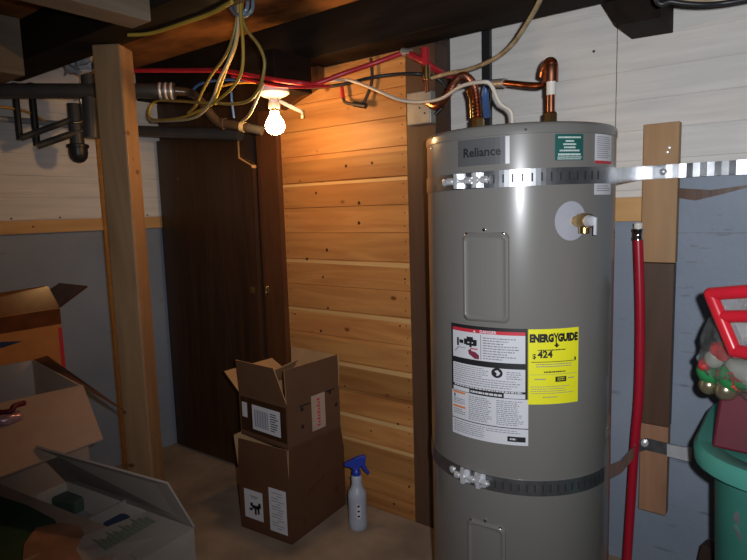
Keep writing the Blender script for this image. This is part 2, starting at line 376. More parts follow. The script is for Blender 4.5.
solo(MB().box(WX+.02, 1.6, 1.665, 1.80, 1.79, 1.944, 'beam'), 'ceiling_beam', 'dark wooden beam running over the water heater and the cedar wall', 'beam', .004)
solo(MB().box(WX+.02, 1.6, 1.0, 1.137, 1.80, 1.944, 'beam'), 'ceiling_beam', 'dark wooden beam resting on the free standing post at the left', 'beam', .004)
b = MB(); P = [aY(*p, 1.95) for p in ((601, -8), (629, 37), (671, 30), (672, -14))]
for p in P: p.z = min(p.z, 1.944)
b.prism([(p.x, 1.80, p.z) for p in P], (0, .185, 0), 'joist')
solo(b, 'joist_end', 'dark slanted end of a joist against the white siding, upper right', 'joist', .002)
solo(MB().box(-1.60, -1.505, .25, .998, 1.765, 1.944, 'light_joist'), 'ceiling_joist', 'pale sawn joist at the top left, butting against the dark beam', 'joist', .002)
solo(MB().box(-2.60, -2.31, .80, .998, 1.745, 1.944, 'light_joist'), 'ceiling_joist', 'short brown joist end in the upper left corner above the black pipe', 'joist', .002)
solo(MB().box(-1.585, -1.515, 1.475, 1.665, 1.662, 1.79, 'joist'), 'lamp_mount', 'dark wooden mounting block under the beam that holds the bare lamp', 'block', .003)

solo(MB().prism([aY(*p, 1.765) for p in ((279, 60), (319, 66), (319, 85), (297, 99), (281, 110))], (0, .03, 0), 'stain_red'), 'nailing_block', 'dark brown slanted block at the top left of the cedar wall, right of the lamp', 'block', .002)
# free standing post
pr = Matrix.Rotation(math.radians(34), 3, 'Z')
pc = Vector((-1.943, 1.125, 0)); b = MB()
b.obox(pc+Vector((.005, .003, .9)), (.096, .10, 1.8), pr, 'post')
post = solo(b, 'support_post', 'bare wooden 4x4 post standing between the open boxes and the dark door', 'post', .006)
b = MB()
for z in (1.42, 1.425, .42, .36):
    f = pr @ Vector((1, 0, 0)); s_ = pr @ Vector((0, 1, 0))
    b.lathe(pc+f*.0535+s_*random.uniform(-.02, .02)+Vector((0, 0, z)), [(.003, 0), (.003, .0008)], 'nail', 6, f)
b.build_each('nail', post)

# boards strapped to back wall
G = 'boards fixed upright on the blue wall'
def board(z0, z1, dx, mt, label):
    return solo(MB().box(-.419+dx, -.319-dx*.3, 1.937, 1.976, z0, z1, mt), 'wall_board', label, 'board', .002)
bt = board(1.037, 1.455, .002, 'stud', 'light pine board on the wall behind the steel strap, top of three')
board(.521, 1.035, .009, 'brown', 'dark brown middle board on the wall right of the red pipe')
board(.228, .519, .015, 'stud_red', 'reddish pine board low on the wall, under the dark brown board')
b = MB()
for (px, py) in ((669, 147.5), (667, 152)):
    q = aY(px, py, 1.937); b.lathe((q.x, 1.937, q.z), [(.005, .001), (.0045, -.002), (.001, -.003)], 'zinc', 10, (0, 1, 0))
b.build_each('screw', bt)

# ------------------------------------------------------------------ water heater
CX, CY, CR = -.6565, 1.5555, .2518
wh = thing('water_heater', (CX, CY, 0), 'tall grey electric water heater with warning labels, strapped to the wall', 'water heater')
def cp(deg, z, off=0): a = math.radians(293.4+(deg-292.8)*1.012); return Vector((CX+(CR+off)*math.cos(a), CY+(CR+off)*math.sin(a), z))
MB().lathe((CX, CY, 0), [(CR-.02, .015), (CR-.003, .02), (CR, .03), (CR, 1.392)], 'tank', 96).build('body', wh)
MB().lathe((CX, CY, 0), [(CR-.001, 1.389), (CR+.0022, 1.390), (CR+.0022, 1.406), (CR+.0005, 1.412), (CR-.005, 1.416), (CR-.03, 1.4165)], 'tank_cap', 96).build('top_cap', wh)
MB().lathe((CX, CY, 0), [(CR-.02, 0), (CR-.01, .0), (CR-.01, .018)], 'slot', 64).build('base_ring', wh)
def cpatch(mb, a0, a1, z0, z1, off, mt, th=None):
    n = max(1, int(abs(a1-a0)/2.5)); vs = []
    th = th or .0003
    for i in range(n+1):
        a = a0+(a1-a0)*i/n
        vs += [cp(a, z0, off), cp(a, z1, off), cp(a, z0, off-th), cp(a, z1, off-th)]
    fs = []
    for i in range(n):
        j = i*4; fs += [(j, j+4, j+5, j+1), (j+2, j+3, j+7, j+6), (j, j+2, j+6, j+4), (j+1, j+5, j+7, j+3)]
    fs += [(0, 1, 3, 2), (n*4, n*4+2, n*4+3, n*4+1)]
    mb.add(vs, fs, mt)
def ctext(mb, s, a0, z0, size, off, mt, bold=0, xs=1.0, center=None, width=None):
    vs, fs = text_geo(s, size, bold)
    w = max(v[0] for v in vs)
    if width: xs = width/w
    sh = -w*xs/2 if center else 0
    mb.add([cp(a0+math.degrees((x*xs+sh)/CR), z0+y, off) for x, y in vs], fs, mt)
def clabel(name, a0, a1, z0, z1):
    """returns uv drawing functions for a label bent round the tank (v from the top)"""
    b = MB()
    def rect(u0, v0, u1, v1, mt, lay=1): cpatch(b, a0+(a1-a0)*u0, a0+(a1-a0)*u1, z1-(z1-z0)*v1, z1-(z1-z0)*v0, .0006+.0003*lay, mt)
    def poly(pts, mt, lay=2):
        b.add([cp(a0+(a1-a0)*u, z1-(z1-z0)*v, .0006+.0003*lay) for u, v in pts], [tuple(range(len(pts)))], mt)
    def lines(u0, u1, v0, v1, dv, mt='ink', lay=2, ragged=.3, h=.35):
        v = v0
        while v < v1:
            u = u0; e = u1-(u1-u0)*random.random()*ragged
            while u < e:
                w = random.uniform(.015, .05); rect(u, v, min(u+w, e), v+dv*h, mt, lay); u += w+.009
            v += dv
    def text(s, u, v, size, mt, bold=0, lay=3, center=False, width=None): ctext(b, s, a0+(a1-a0)*u, z1-(z1-z0)*v, size, .0006+.0003*lay, mt, bold, center=center, width=width)
    return b, rect, poly, lines, text
# nameplate
b, rect, poly, lines, text = clabel('nameplate', 257.4, 287.8, 1.322, 1.386)
rect(0, 0, 1, 1, 'plate', 1); rect(.93, 0, 1, 1, 'plate2', 2); text('Reliance', .12, .66, .030, 'black', .0007, width=.098)
b.build('nameplate', wh)
# teal label
b, rect, poly, lines, text = clabel('sticker', 311.4, 328.2, 1.325, 1.386)
rect(0, 0, 1, 1, 'teal_label', 1)
for v, w, u in ((.10, .8, .1), (.24, .3, .35), (.36, .45, .27), (.48, .4, .3), (.60, .7, .15)): lines(u, u+w, v, v+.02, .07, 'pale_ink', 2, 0, .9)
lines(.1, .9, .74, .76, .07, 'pale_ink', 2, 0, 1.1); lines(.08, .95, .86, .94, .07, 'pale_ink', 2, .1, .5)
b.build('sticker', wh)
b, rect, poly, lines, text = clabel('sticker', 336.8, 354.5, 1.318, 1.388)
rect(0, 0, 1, 1, 'white_label', 1); rect(0, .9, 1, 1, 'red_ink', 2); lines(.1, .9, .08, .82, .07, 'ink', 2)
lab(b.build('sticker', wh), 'white sticker with a red stripe near the top edge')
b, rect, poly, lines, text = clabel('sticker', 336.8, 354.5, 1.243, 1.2705)
rect(0, 0, 1, 1, 'white_label', 1); lines(.1, .9, .2, .8, .2, 'ink', 2)
lab(b.build('sticker', wh), 'small white sticker just below the upper strap')
# energy label
b, rect, poly, lines, text = clabel('energy_label', 297.4, 326.6, .733, .922)
rect(0, 0, 1, 1, 'yellow', 1)
text('ENERG', .03, .165, .026, 'black', .0018, width=.058); text('Y', .485, .19, .036, 'black', .0012, width=.012); text('GUIDE', .56, .165, .026, 'black', .0018, width=.054)
poly([(.515, .19), (.56, .19), (.56, .21), (.60, .21), (.54, .25), (.48, .21), (.515, .21)], 'black', 3)
lines(.18, .72, .27, .29, .05, 'black', 2, 0, .3)
text('$', .08, .385, .017, 'black', .0004); text('424', .18, .375, .024, 'black', .0009, width=.036)
rect(.06, .43, .93, .438, 'black', 2); poly([(.9, .40), (.93, .38), (.95, .42), (.93, .44)], 'black', 2)
lines(.15, .85, .46, .50, .03, 'ink', 2, 0, .35); rect(.03, .60, .97, .604, 'ink', 2); lines(.3, .72, .56, .58, .05, 'black', 2, 0, .35)
rect(.52, .635, .74, .705, 'black', 2); lines(.56, .70, .65, .69, .025, 'yellow', 3, 0, .4)
lines(.12, .35, .655, .67, .05, 'ink', 2, .2, .3); lines(.78, .92, .655, .67, .05, 'ink', 2, .2, .3); lines(.05, .9, .76, .86, .03, 'ink', 2, .4, .25); lines(.28, .6, .9, .92, .03, 'ink', 2)
b.build('energy_label', wh)
# warning label
b, rect, poly, lines, text = clabel('warning_label', 250.3, 297.7, .6255, .9235)
rect(0, 0, 1, 1, 'white_label', 0); rect(0, 0, 1, .60, 'black', 1)
rect(.03, .03, .965, .06, 'red_ink', 2); text('DANGER', .43, .055, .0105, 'white_label', .0003, 4); poly([(.34, .055), (.38, .055), (.36, .034)], 'white_label', 4)
rect(.03, .06, .965, .295, 'white_label', 2)
rect(.44, .07, .445, .285, 'black', 3); lines(.47, .93, .09, .28, .022, 'ink', 3, .5, .4)
for (x, y, w, h) in ((.10, .12, .03, .07), (.14, .135, .06, .03), (.21, .12, .05, .05), (.25, .10, .09, .045), (.29, .13, .03, .06), (.34, .12, .05, .05), (.24, .155, .14, .02)): rect(x, y, x+w, y+h, 'black', 3)
poly([(.06, .24), (.12, .20), (.24, .20), (.245, .205), (.13, .206), (.07, .245)], 'ink', 3)
poly([(.27, .215), (.31, .205), (.32, .22), (.37, .225), (.42, .25), (.42, .285), (.36, .285), (.28, .25)], 'maroon_ink', 4)
rect(.30, .195, .40, .205, 'red_ink', 4)
rect(.03, .345, .965, .535, 'white_label', 2); lines(.05, .55, .36, .44, .018, 'ink', 3, .2, .35); lines(.05, .93, .45, .53, .02, 'ink', 3, .15, .35); lines(.75, .93, .37, .43, .018, 'ink', 3, .2, .4)
n = 20; poly([(.64+.068*math.cos(2*PI*i/n), .385+.043*math.sin(2*PI*i/n)) for i in range(n)], 'black', 3)
poly([(.61, .37), (.65, .36), (.68, .385), (.66, .405), (.63, .41), (.64, .39)], 'white_label', 4)
lines(.05, .93, .538, .55, .02, 'white_label', 2, 0, .6); rect(.03, .56, .28, .595, 'white_label', 2); rect(.72, .555, .965, .595, 'white_label', 2); lines(.30, .70, .568, .58, .03, 'white_label', 3, 0, .6)
rect(.02, .605, .22, .622, 'orange_ink', 2); rect(.02, .735, .22, .752, 'orange_ink', 2)
rect(.04, .63, .06, .66, 'black', 2); lines(.03, .22, .67, .72, .018, 'ink', 2, .3, .4); lines(.03, .22, .765, .81, .018, 'ink', 2, .3, .4)
lines(.27, .58, .62, .84, .017, 'ink', 2, .25, .4); lines(.63, .95, .62, .84, .017, 'ink', 2, .25, .4)
rect(0, .85, 1, .857, 'black', 2); lines(.03, .5, .875, .97, .018, 'ink', 2, .1, .35); lines(.5, .95, .875, .91, .018, 'ink', 2, .4, .35)
rect(.76, .925, .97, .97, 'black', 3); lines(.79, .86, .94, .95, .03, 'white_label', 4, 0, .5)
b.build('warning_label', wh)
# access panels
def access(a0, a1, z0, z1):
    b = MB(); n = 12
    def ring(off, ins, zi):
        out = []
        for (s, t) in ((0, 0), (1, 0), (1, 1), (0, 1)):
            for k in range(5):
                ang = (PI, -PI/2, 0, PI/2)[(0, 1, 2, 3)[[(0, 0), (1, 0), (1, 1), (0, 1)].index((s, t))]] + k/4*PI/2
                rr = .014
                u = ins+rr if s == 0 else -ins-rr; w = ins+rr if t == 0 else -ins-rr
                ax = (a0 if s == 0 else a1); zx = (z0 if t == 0 else z1)
                dx = u+rr*math.cos(ang); dz = w+rr*math.sin(ang)
                out.append(cp(ax+math.degrees(dx/CR), zx+dz, off))
        return out
    rings = [ring(.0005, 0, 0), ring(.006, .002, 0), ring(.0085, .008, 0), ring(.005, .012, 0), ring(.0045, .016, 0)]
    vs = sum(rings, []); m_ = 20; fs = []
    for i in range(len(rings)-1):
        for k in range(m_): fs.append((i*m_+k, i*m_+(k+1) % m_, (i+1)*m_+(k+1) % m_, (i+1)*m_+k))
    b.add(vs, fs, 'tank', True)
    # inner sheet follows the curve
    cpatch(b, a0+math.degrees(.017/CR), a1-math.degrees(.017/CR), z0+.017, z1-.017, .0047, 'tank', .001)
    base = (len(rings)-1)*m_; b.add([v for v in rings[-1]], [tuple(range(m_))], 'tank')
    p = b.build('access_panel', wh)
    s = MB()
    for (a, z) in ((a0+3, z1-.004), ((a0+a1)/2, z1+.006), (a1-3, z1-.004)): s.lathe(cp(a, z, .004), [(.004, -.003), (.004, .002), (.001, .003)], 'chrome', 8, cp(a, 0, 1)-cp(a, 0, 0))
    s.build_each('screw', p)
access(260.5, 287.6, .935, 1.160); access(261.5, 285.5, .19, .405)
# disc with relief valve
a_d = 321.0; zc_ = 1.182; nd = cp(a_d, 0, 1)-cp(a_d, 0, 0); td = Vector((-nd.y, nd.x, 0))
b = MB(); n = 32; c0 = cp(a_d, zc_, .0012)
b.add([cp(a_d, zc_, .0012)] + [cp(a_d+math.degrees(.042*math.cos(2*PI*i/n)/CR), zc_+.047*math.sin(2*PI*i/n), .0012) for i in range(n)], [(0, 1+i, 1+(i+1) % n) for i in range(n)], 'disc', True)
b.build('valve_surround', wh)
v = MB(); o_ = cp(a_d, zc_, 0)+td*.012
v.tube([o_-nd*.01, o_+nd*.028], .012, 'brass', 16)
v.tube([o_+nd*.014, o_+nd*.030], .017, 'brass', 6, smooth=False)
v.tube([o_+nd*.03, o_+nd*.052], [.019, .017], 'brass', 16)
v.tube([o_+nd*.036+Vector((0, 0, .004)), o_+nd*.036-Vector((0, 0, .028))], .013, 'brass', 16)
vo = v.build('relief_valve', wh)
v = MB(); v.tube([o_+nd*.05, o_+nd*.066], [.015, .011], 'zinc', 14)
v.obox(o_+nd*.066+td*.008-Vector((0, 0, .012)), (.006, .008, .04), Matrix.Identity(3), 'zinc'); lab(v.build('valve_lever', vo), 'chrome lever')
# cap dimples / screws
b = MB()
for a in (231, 296): b.lathe(cp(a, 1.382 if a < 240 else 1.398, .002), [(.003, -.002), (.003, .001), (.001, .002)], 'chrome', 8, cp(a, 0, 1)-cp(a, 0, 0))
b.build_each('screw', wh)
# nipples and nuts on top
TZ = 1.4165
XL = aY(478, 112, 1.50); XR = aY(551, 112, 1.56)
for (q, yy) in ((XL, 1.50), (XR, 1.56)):
    b = MB(); b.lathe((q.x, yy, TZ-.004), [(.020, 0), (.020, .014), (.014, .016), (.014, .03)], 'chrome', 16)
    b.lathe((q.x, yy, TZ+.022), [(.016, 0), (.018, .004), (.018, .024), (.015, .028)], 'brass', 6, smooth=False); b.build('pipe_nipple', wh)
q = aY(512, 116, 1.50); b = MB(); b.lathe((q.x, 1.50, TZ-.002), [(.016, 0), (.014, .012), (.008, .016)], 'chrome', 14); b.build('cable_connector', wh)

# copper outlet pipe with elbow (right)
ct = thing('copper_pipe', (XR.x, 1.56, TZ), 'copper pipe with elbow rising from the water heater top, right side', 'pipe')
zt_ = aY(551, 68, 1.56).z; top = Vector((XR.x, 1.56, zt_))
b = MB(); b.tube([(XR.x, 1.56, TZ+.03), (XR.x, 1.56, zt_-.03)], .0105, 'copper', 14); b.build('riser', ct)
cq = aY(505, 83, 1.70); ce = aY(545, 78, 1.58)
b = MB(); b.tube(smooth_path([(XR.x, 1.56, zt_-.035), (XR.x, 1.56, zt_), (XR.x-.006, 1.567, zt_+.012), (XR.x-.02, 1.585, zt_+.005), (XR.x-.028, 1.595, zt_-.012)], 6), .0185, 'copper', 14)
for k in range(5): b.lathe((XR.x, 1.56, zt_-.03+k*.009), [(.0155, 0), (.0178, .002), (.0178, .004), (.0155, .006)], 'copper', 16)
b.build('elbow', ct)
MB().tube([(XR.x, 1.56, zt_-.07), (XR.x, 1.56, zt_-.036)], .0125, 'tape_white', 14).build('thread_tape', ct)
MB().tube(smooth_path([(XR.x-.022, 1.588, zt_-.008), (XR.x-.05, 1.62, zt_-.028), tuple(cq)], 6), .0095, 'copper', 12).build('branch', ct)
cq2 = aY(494, 83.5, 1.73); cq3 = aY(488, 84, 1.745); cq4 = aY(485, 96, 1.75)
b = MB(); b.tube([tuple(cq), tuple(cq2)], [.014, .013], 'junction', 12); b.build('coupling', ct)
b = MB(); b.tube(smooth_path([tuple(cq2), tuple(cq3), tuple(cq4), tuple(aY(487, 116, 1.80))], 6), .0125, 'blue_tape', 12); b.build('blue_sleeve', ct)
# flexible corrugated connector (left)
pts = [(XL.x, 1.50, TZ+.045), tuple(aY(476.5, 100, 1.50)), tuple(aY(473, 84, 1.51)), tuple(aY(464, 76, 1.53)), tuple(aY(455, 82, 1.56)), tuple(aY(446, 98, 1.60)), tuple(aY(437, 106, 1.65)), tuple(aY(429, 103, 1.72))]
sp = smooth_path(pts, 12)
fc = thing('flexible_connector', sp[0], 'corrugated copper connector arching from the water heater top to the left', 'pipe')
MB().tube(sp, [.0085 if i % 2 else .0125 for i in range(len(sp))], 'copper', 12, smooth=False).build('corrugated_tube', fc)
pts = [tuple(aY(473, 118, 1.58)), tuple(aY(472, 100, 1.58)), tuple(aY(469, 90, 1.59))]
solo(MB().tube(smooth_path(pts), .009, 'brass', 12), 'brass_pipe', 'short brass pipe right behind the corrugated copper connector', 'pipe')

# straps
def ribbon(mb, pts, h, th, mt):
    """vertical flat band; pts = (x, y, z mid)"""
    P = [Vector(p) for p in pts]; vs = []
    for i, p in enumerate(P):
        t = P[min(i+1, len(P)-1)]-P[max(i-1, 0)]; n = Vector((t.y, -t.x, 0)).normalized()*th/2
        for s, dz in ((1, -h/2), (1, h/2), (-1, h/2), (-1, -h/2)): vs.append(p+n*s+Vector((0, 0, dz)))
    fs = [(i*4+k, i*4+(k+1) % 4, i*4+4+(k+1) % 4, i*4+4+k) for i in range(len(P)-1) for k in range(4)]
    fs += [(3, 2, 1, 0), tuple(len(P)*4-4+k for k in range(4))]
    mb.add(vs, fs, mt)
def arc(a0, a1, z0, z1, off, n=60):
    return [tuple(cp(a0+(a1-a0)*i/n, z0+(z1-z0)*i/n, off)) for i in range(n+1)]
us = thing('steel_strap', (CX, CY, 1.29), 'perforated steel strap round the top of the water heater, running right across the wall', 'strap', 'straps holding the water heater')
pl = at(645, 173, 1, 1.932); pe = at(700, 167.5, 1, 1.931); pe2 = Vector((.35, 1.93, 1.312))
arc_u = arc(150, 366, 1.281, 1.291, .0015, 80)
ribbon_pts = arc_u + [(pl.x-.004, 1.9345, 1.311), (pl.x+.02, 1.9355, 1.311), ] + [(-.37+.018*i, 1.9335-.0018*math.sin(i*1.3)-.0012*math.sin(i*2.9), 1.311) for i in range(40)]
b = MB(); ribbon(b, ribbon_pts, .040, .0016, 'steel')
for k in range(14):
    a = 274+k*5.0 if k < 20 else 0
    z = 1.281+.010*(a-150)/216; cpatch(b, a, a+.9, z-.010, z+.010, .0028, 'slot')
for k in range(6):
    x = -.29+k*.04; b.box(x, x+.004, 1.9335, 1.9345, 1.302, 1.320, 'slot')
b.build('band', us)
def tensioner(parent, a0, a1, z):
    p0, p1 = cp(a0, z, .016), cp(a1, z, .016)
    for a in (a0+(a1-a0)*.25, a0+(a1-a0)*.7):
        b = MB(); n = cp(a, 0, 1)-cp(a, 0, 0); t = Vector((-n.y, n.x, 0)); r3 = Matrix((n, t, (0, 0, 1))).transposed()
        b.obox(cp(a, z, .010), (.018, .010, .036), r3, 'zinc'); b.obox(cp(a, z, .003), (.002, .03, .036), r3, 'zinc')
        b.build('bracket', parent)
    b = MB(); b.tube([p0, p1], .0042, 'zinc', 10)
    d = (p1-p0)
    for f in (.02, .45, .82): b.tube([p0+d*f, p0+d*(f+.12)], .009, 'zinc', 6, smooth=False)
    b.build('bolt', parent)
    b = MB(); a = a0-5; b.lathe(cp(a, z, .002), [(.009, 0), (.009, .004), (.003, .006)], 'zinc', 14, cp(a, 0, 1)-cp(a, 0, 0)); b.build('rivet', parent)
tensioner(us, 252, 278, 1.2865)
b = MB(); qs = at(665, 172, 1, 1.93); b.lathe((qs.x-.005, 1.934, 1.311), [(.011, 0), (.011, .003), (.006, .007), (.001, .008)], 'zinc', 6, (0, -1, 0)); b.build('lag_screw', us)

ls = thing('steel_strap', (CX, CY, .52), 'perforated steel strap low round the water heater, ending in a tab on the wall', 'strap', 'straps holding the water heater')
pb = at(640, 440, 1, 1.931)
arc_l = arc(150, 352, .527, .510, .0015, 70)
P = arc_l + [tuple(at(622, 466, 1, 1.76)), tuple(at(639, 446, 1, 1.925)), tuple(at(646, 444, 1, 1.9345)), tuple(at(667, 449, 1, 1.9345)), tuple(at(690, 454, 1, 1.9345))]
b = MB(); ribbon(b, P, .040, .0016, 'steel')
for k in range(16):
    a = 279+k*4.4; z = .527-.017*(a-150)/202; cpatch(b, a, a+.8, z-.010, z+.010, .0028, 'slot')
b.build('band', ls)
tensioner(ls, 255, 277, .519)
b = MB(); qs = at(644, 443, 1, 1.931); b.lathe((qs.x, 1.934, qs.z), [(.013, 0), (.013, .004), (.007, .008), (.001, .009)], 'zinc', 14, (0, -1, 0)); b.build('lag_screw', ls)
b = MB(); c1 = at(679, 452, 1, 1.93); b.prism([tuple(at(*p, 1, 1.9325)) for p in ((667, 444), (682, 447), (692, 448), (691, 462), (667, 456))], (0, -.002, 0), 'zinc')
b.build('end_tab', ls)

# red pipe
pts = [at(638, 236, 1, 1.895), at(640, 300, 1, 1.895), at(640, 350, 1, 1.895), at(638.5, 400, 1, 1.895), at(635, 440, 1, 1.895), at(631, 500, 1, 1.895), at(627, 560, 1, 1.895), Vector((-.43, 1.895, .0))]
rp = thing('red_pipe', pts[-1], 'long red plastic pipe standing upright between the water heater and the wall boards', 'pipe')
MB().tube(smooth_path(pts, 8), .0145, 'red_pex', 16).build('tube', rp)
t_ = pts[0]; b = MB(); b.lathe(t_-Vector((0, 0, .012)), [(.0165, 0), (.0165, .008), (.015, .01), (.015, .024), (.017, .026), (.017, .034), (.012, .036)], 'chrome', 16)
b.build('end_fitting', rp)
MB().lathe(t_+Vector((0, 0, .024)), [(.012, 0), (.013, .003), (.013, .014), (.008, .018)], 'porcelain', 14).build('plug', rp)

# junction box on the brown post
jb = thing('junction_box', aY(420, 108, 1.79), 'grey metal junction box on the brown post above the water heater left', 'junction box')
j0 = aY(408, 94, 1.775); j1 = aY(432.5, 123, 1.775)
MB().box(j0.x, j1.x, 1.765, 1.80, j1.z, j0.z, 'junction').build('box', jb, bevel=.004)
b = MB(); jc = aY(420, 108, 1.764); b.box(j0.x+.004, j1.x-.004, 1.762, 1.765, j1.z+.004, j0.z-.004, 'junction')
for dx, dz in ((0, 0), (-.02, .02), (.02, -.02)): b.lathe((jc.x+dx, 1.762, jc.z+dz), [(.004, 0), (.003, .002)], 'chrome', 8, (0, -1, 0))
b.build('cover', jb)

# valve and copper stub above the junction box
vt = thing('shutoff_valve', aY(427, 75, 1.74), 'small brass and copper valve with red fittings above the junction box', 'valve')
b = MB(); b.tube([aY(427.5, 92, 1.74), aY(426.5, 74, 1.74)], .009, 'copper', 12)
b.tube([aY(426.5, 80, 1.74), aY(426, 66, 1.74)], .014, 'brass', 12); b.build('stem', vt)
b = MB(); b.tube([aY(426, 66, 1.74), aY(425, 48, 1.74)], .014, 'cable_red', 12); b.tube([aY(405, 52, 1.735), aY(425, 62, 1.74)], .012, 'cable_red', 12); b.build('red_tee', vt)
b = MB(); b.tube([aY(402, 52, 1.735), aY(411, 53, 1.737)], .014, 'junction', 12); b.build('clamp_ring', vt)
solo(MB().tube(smooth_path([aY(424, 60, 1.75), aY(434, 68, 1.78), aY(447, 75, 1.86), aY(456, 76, 1.92)]), .010, 'cable_red', 10), 'red_pipe', 'short red pipe running behind the corrugated copper connector', 'pipe')

# cables on the right side
solo(cable([aY(328, 81, 1.66), aY(345, 80, 1.65), aY(360, 83.5, 1.63), aY(385, 94, 1.60), aY(400, 100, 1.6), aY(418, 102, 1.6), aY(440, 99, 1.56), aY(462, 86, 1.50), aY(482, 82, 1.47), aY(491, 85, 1.47), aY(500, 103, 1.48), aY(511, 112, 1.49), Vector((q.x+.0, 1.50, TZ+.012))], .0055, 'cable_white', 8), 'power_cable', 'white power cable running from the bulb area to the water heater top', 'cable')
solo(cable([aY(283, 87, 1.60), aY(320, 87, 1.62), aY(345, 84, 1.64), aY(370, 78, 1.66), aY(395, 74.5, 1.70), aY(418, 74, 1.72), aY(436, 78, 1.78), aY(446, 88, 1.80), aY(444, 104, 1.79), aY(435, 115, 1.78)], .0062, 'black_pl', 8), 'power_cable', 'black cable crossing the top of the cedar wall beside the red pipe', 'cable')
solo(cable([aY(545, -14, 1.45), aY(539, 2, 1.5), aY(528, 22, 1.55), aY(512, 45, 1.6), aY(494, 59, 1.64), aY(470, 69, 1.68), aY(450, 73, 1.70), aY(432, 78, 1.72)], .0068, 'cable_tan', 8), 'armored_cable', 'brown mottled cable sagging from the ceiling beam in front of the white siding', 'cable')
solo(cable([Vector((aY(645, -6, 1.55).x, 1.55, 1.944)), aY(655, -6, 1.55), aY(672, 1.5, 1.56), aY(700, 4.5, 1.58), aY(725, 3, 1.6), aY(760, -3, 1.6)], .006, 'black_pl', 8), 'power_cable', 'black cable hanging across the top right corner', 'cable')
solo(cable([aY(668, -8, 1.58), aY(690, 0, 1.60), aY(712, 1, 1.62), aY(745, -3, 1.63)], .009, 'cable_tan', 8), 'armored_cable', 'tan cable just above the black one in the top right corner', 'cable')
# small capped stub on the cedar wall
st = thing('pipe_stub', aY(355, 104, 1.78), 'short red and black piping stub hanging on the cedar wall', 'pipe')
b = MB(); b.tube([aY(341.5, 84, 1.77), aY(343, 98, 1.77)], .0075, 'cable_red', 10); b.build('red_end', st)
b = MB(); b.tube(smooth_path([aY(343, 97, 1.77), aY(345, 102, 1.77), aY(353, 104, 1.77), aY(362, 104, 1.77), aY(367, 96, 1.775), aY(372, 80, 1.78), aY(371, 58, 1.78)]), .006, 'brown_dk', 10)
b.tube([aY(354, 104, 1.77), aY(366, 106, 1.77)], .0105, 'black_pl', 10); b.build('black_sleeve', st)

# ------------------------------------------------------------------ lamp
lp = aY(275, 125, 1.5); lx = lp.x
lz = aY(274, 91, 1.5).z
lamp = thing('lamp_holder', (lx, 1.5, lz+.012), 'white porcelain lamp holder with a lit bare bulb under the mounting block', 'lamp')
MB().lathe((lx, 1.5, lz-.012), [(.022, -.012), (.045, -.004), (.056, .004), (.057, .014), (.05, .024)], 'porcelain', 32).build('base', lamp)
MB().lathe((lx, 1.5, lz-.060), [(.019, 0), (.0205, .004), (.0205, .018), (.018, .020), (.018, .03), (.021, .033), (.022, .046)], 'porcelain', 24).build('socket', lamp)
MB().lathe((lx, 1.5, lz-.074), [(.0125, 0), (.013, .016)], 'brass', 20).build('screw_base', lamp)
pf = [(.013, 0), (.014, -.008), (.018, -.018), (.025, -.030), (.0295, -.042), (.031, -.052), (.0295, -.063), (.024, -.074), (.014, -.081), (.002, -.084)]
bulb = MB().lathe((lx, 1.5, lz-.070), [(a*1.12, c*.98) for a, c in pf], 'bulb', 28).build('bulb', lamp)
k1 = aY(262, 93, 1.535); k2 = aY(302, 112, 1.565); solo(MB().prism([k1+Vector((0, 0, .007)), k2+Vector((0, 0, .007)), k2-Vector((0, 0, .007)), k1-Vector((0, 0, .007))], (0, .003, 0), 'bracket_grey').box(k2.x-.006, k2.x+.006, 1.565, 1.571, k2.z-.022, k2.z+.005, 'black_pl'), 'metal_bracket', 'thin grey metal bracket slanting down right behind the lit bulb', 'bracket')

# ------------------------------------------------------------------ pipes at left
ZP = 1.72
a_ = at(-60, 91, 2, ZP); b_ = at(162, 91, 2, ZP)
dp = thing('drain_pipe', b_, 'thick black drain pipe running behind the post to a steel clamp', 'pipe')
b = MB(); b.tube([a_, b_], .029, 'abs', 20); b.build('straight_pipe', dp)
c_ = at(176, 92, 2, ZP)
dir_ = (b_-a_).normalized()
b = MB(); b.tube([b_-dir_*.012, b_+dir_*.05], .0312, 'steel', 24)
for k in (.0, .022, .043): b.lathe(b_+dir_*(k-.01), [(.0315, 0), (.0335, .002), (.0335, .008), (.0315, .010)], 'zinc', 24, dir_)
b.build('clamp', dp)
e1 = aY(200, 100, 1.50); e2 = aY(214, 118, 1.53); e3 = aY(225, 126, 1.55)
b = MB(); b.tube(smooth_path([b_+dir_*.05, at(190, 93, 1, b_.y+.08), e1, e2, e3], 8), .0175, 'brown_pipe', 16); b.build('elbow', dp)
b = MB(); f1 = aY(222, 123, 1.548); f2 = aY(249, 128, 1.58); f3 = aY(262, 131, 1.60)
b.tube([f1, f2], .0185, 'brown_pipe', 16); b.tube([f1, f1+(f2-f1)*.12], .022, 'brown_pipe', 16); b.tube([f2, f3], .0175, 'abs', 16); b.build('fitting', dp)
b = MB(); b.tube([f1+(f2-f1)*.72, f1+(f2-f1)*.86], .0205, 'cable_cream', 16); b.build('collar', dp)
solo(MB().tube([aY(134, 131, 1.60), aY(240, 134.5, 1.705)], .026, 'abs', 16), 'drain_pipe', 'black pipe below the wires in front of the dark door top', 'pipe')
GV = 'thin black pipes on the left wall'
for px, yb, yt, w, lb in ((20, 140, 84, 6, 'leftmost of the two short upright black pipes below the drain pipe'), (37, 146, 84, 7, 'right one of the two short upright black pipes, ending lower')):
    t1 = at(px, yt, 0, -2.58); t2 = at(px, yb, 0, -2.58); t1.y = t2.y
    solo(MB().tube([t1, t2], .0125 if w == 6 else .014, 'black_pl', 12), 'vent_pipe', lb, 'pipe')
solo(MB().tube([at(21, 138, 0, -2.55), at(76, 118, 0, -2.50)], .013, 'abs', 12), 'water_pipe', 'upper slanting dark pipe beside the black drain trap', 'pipe')
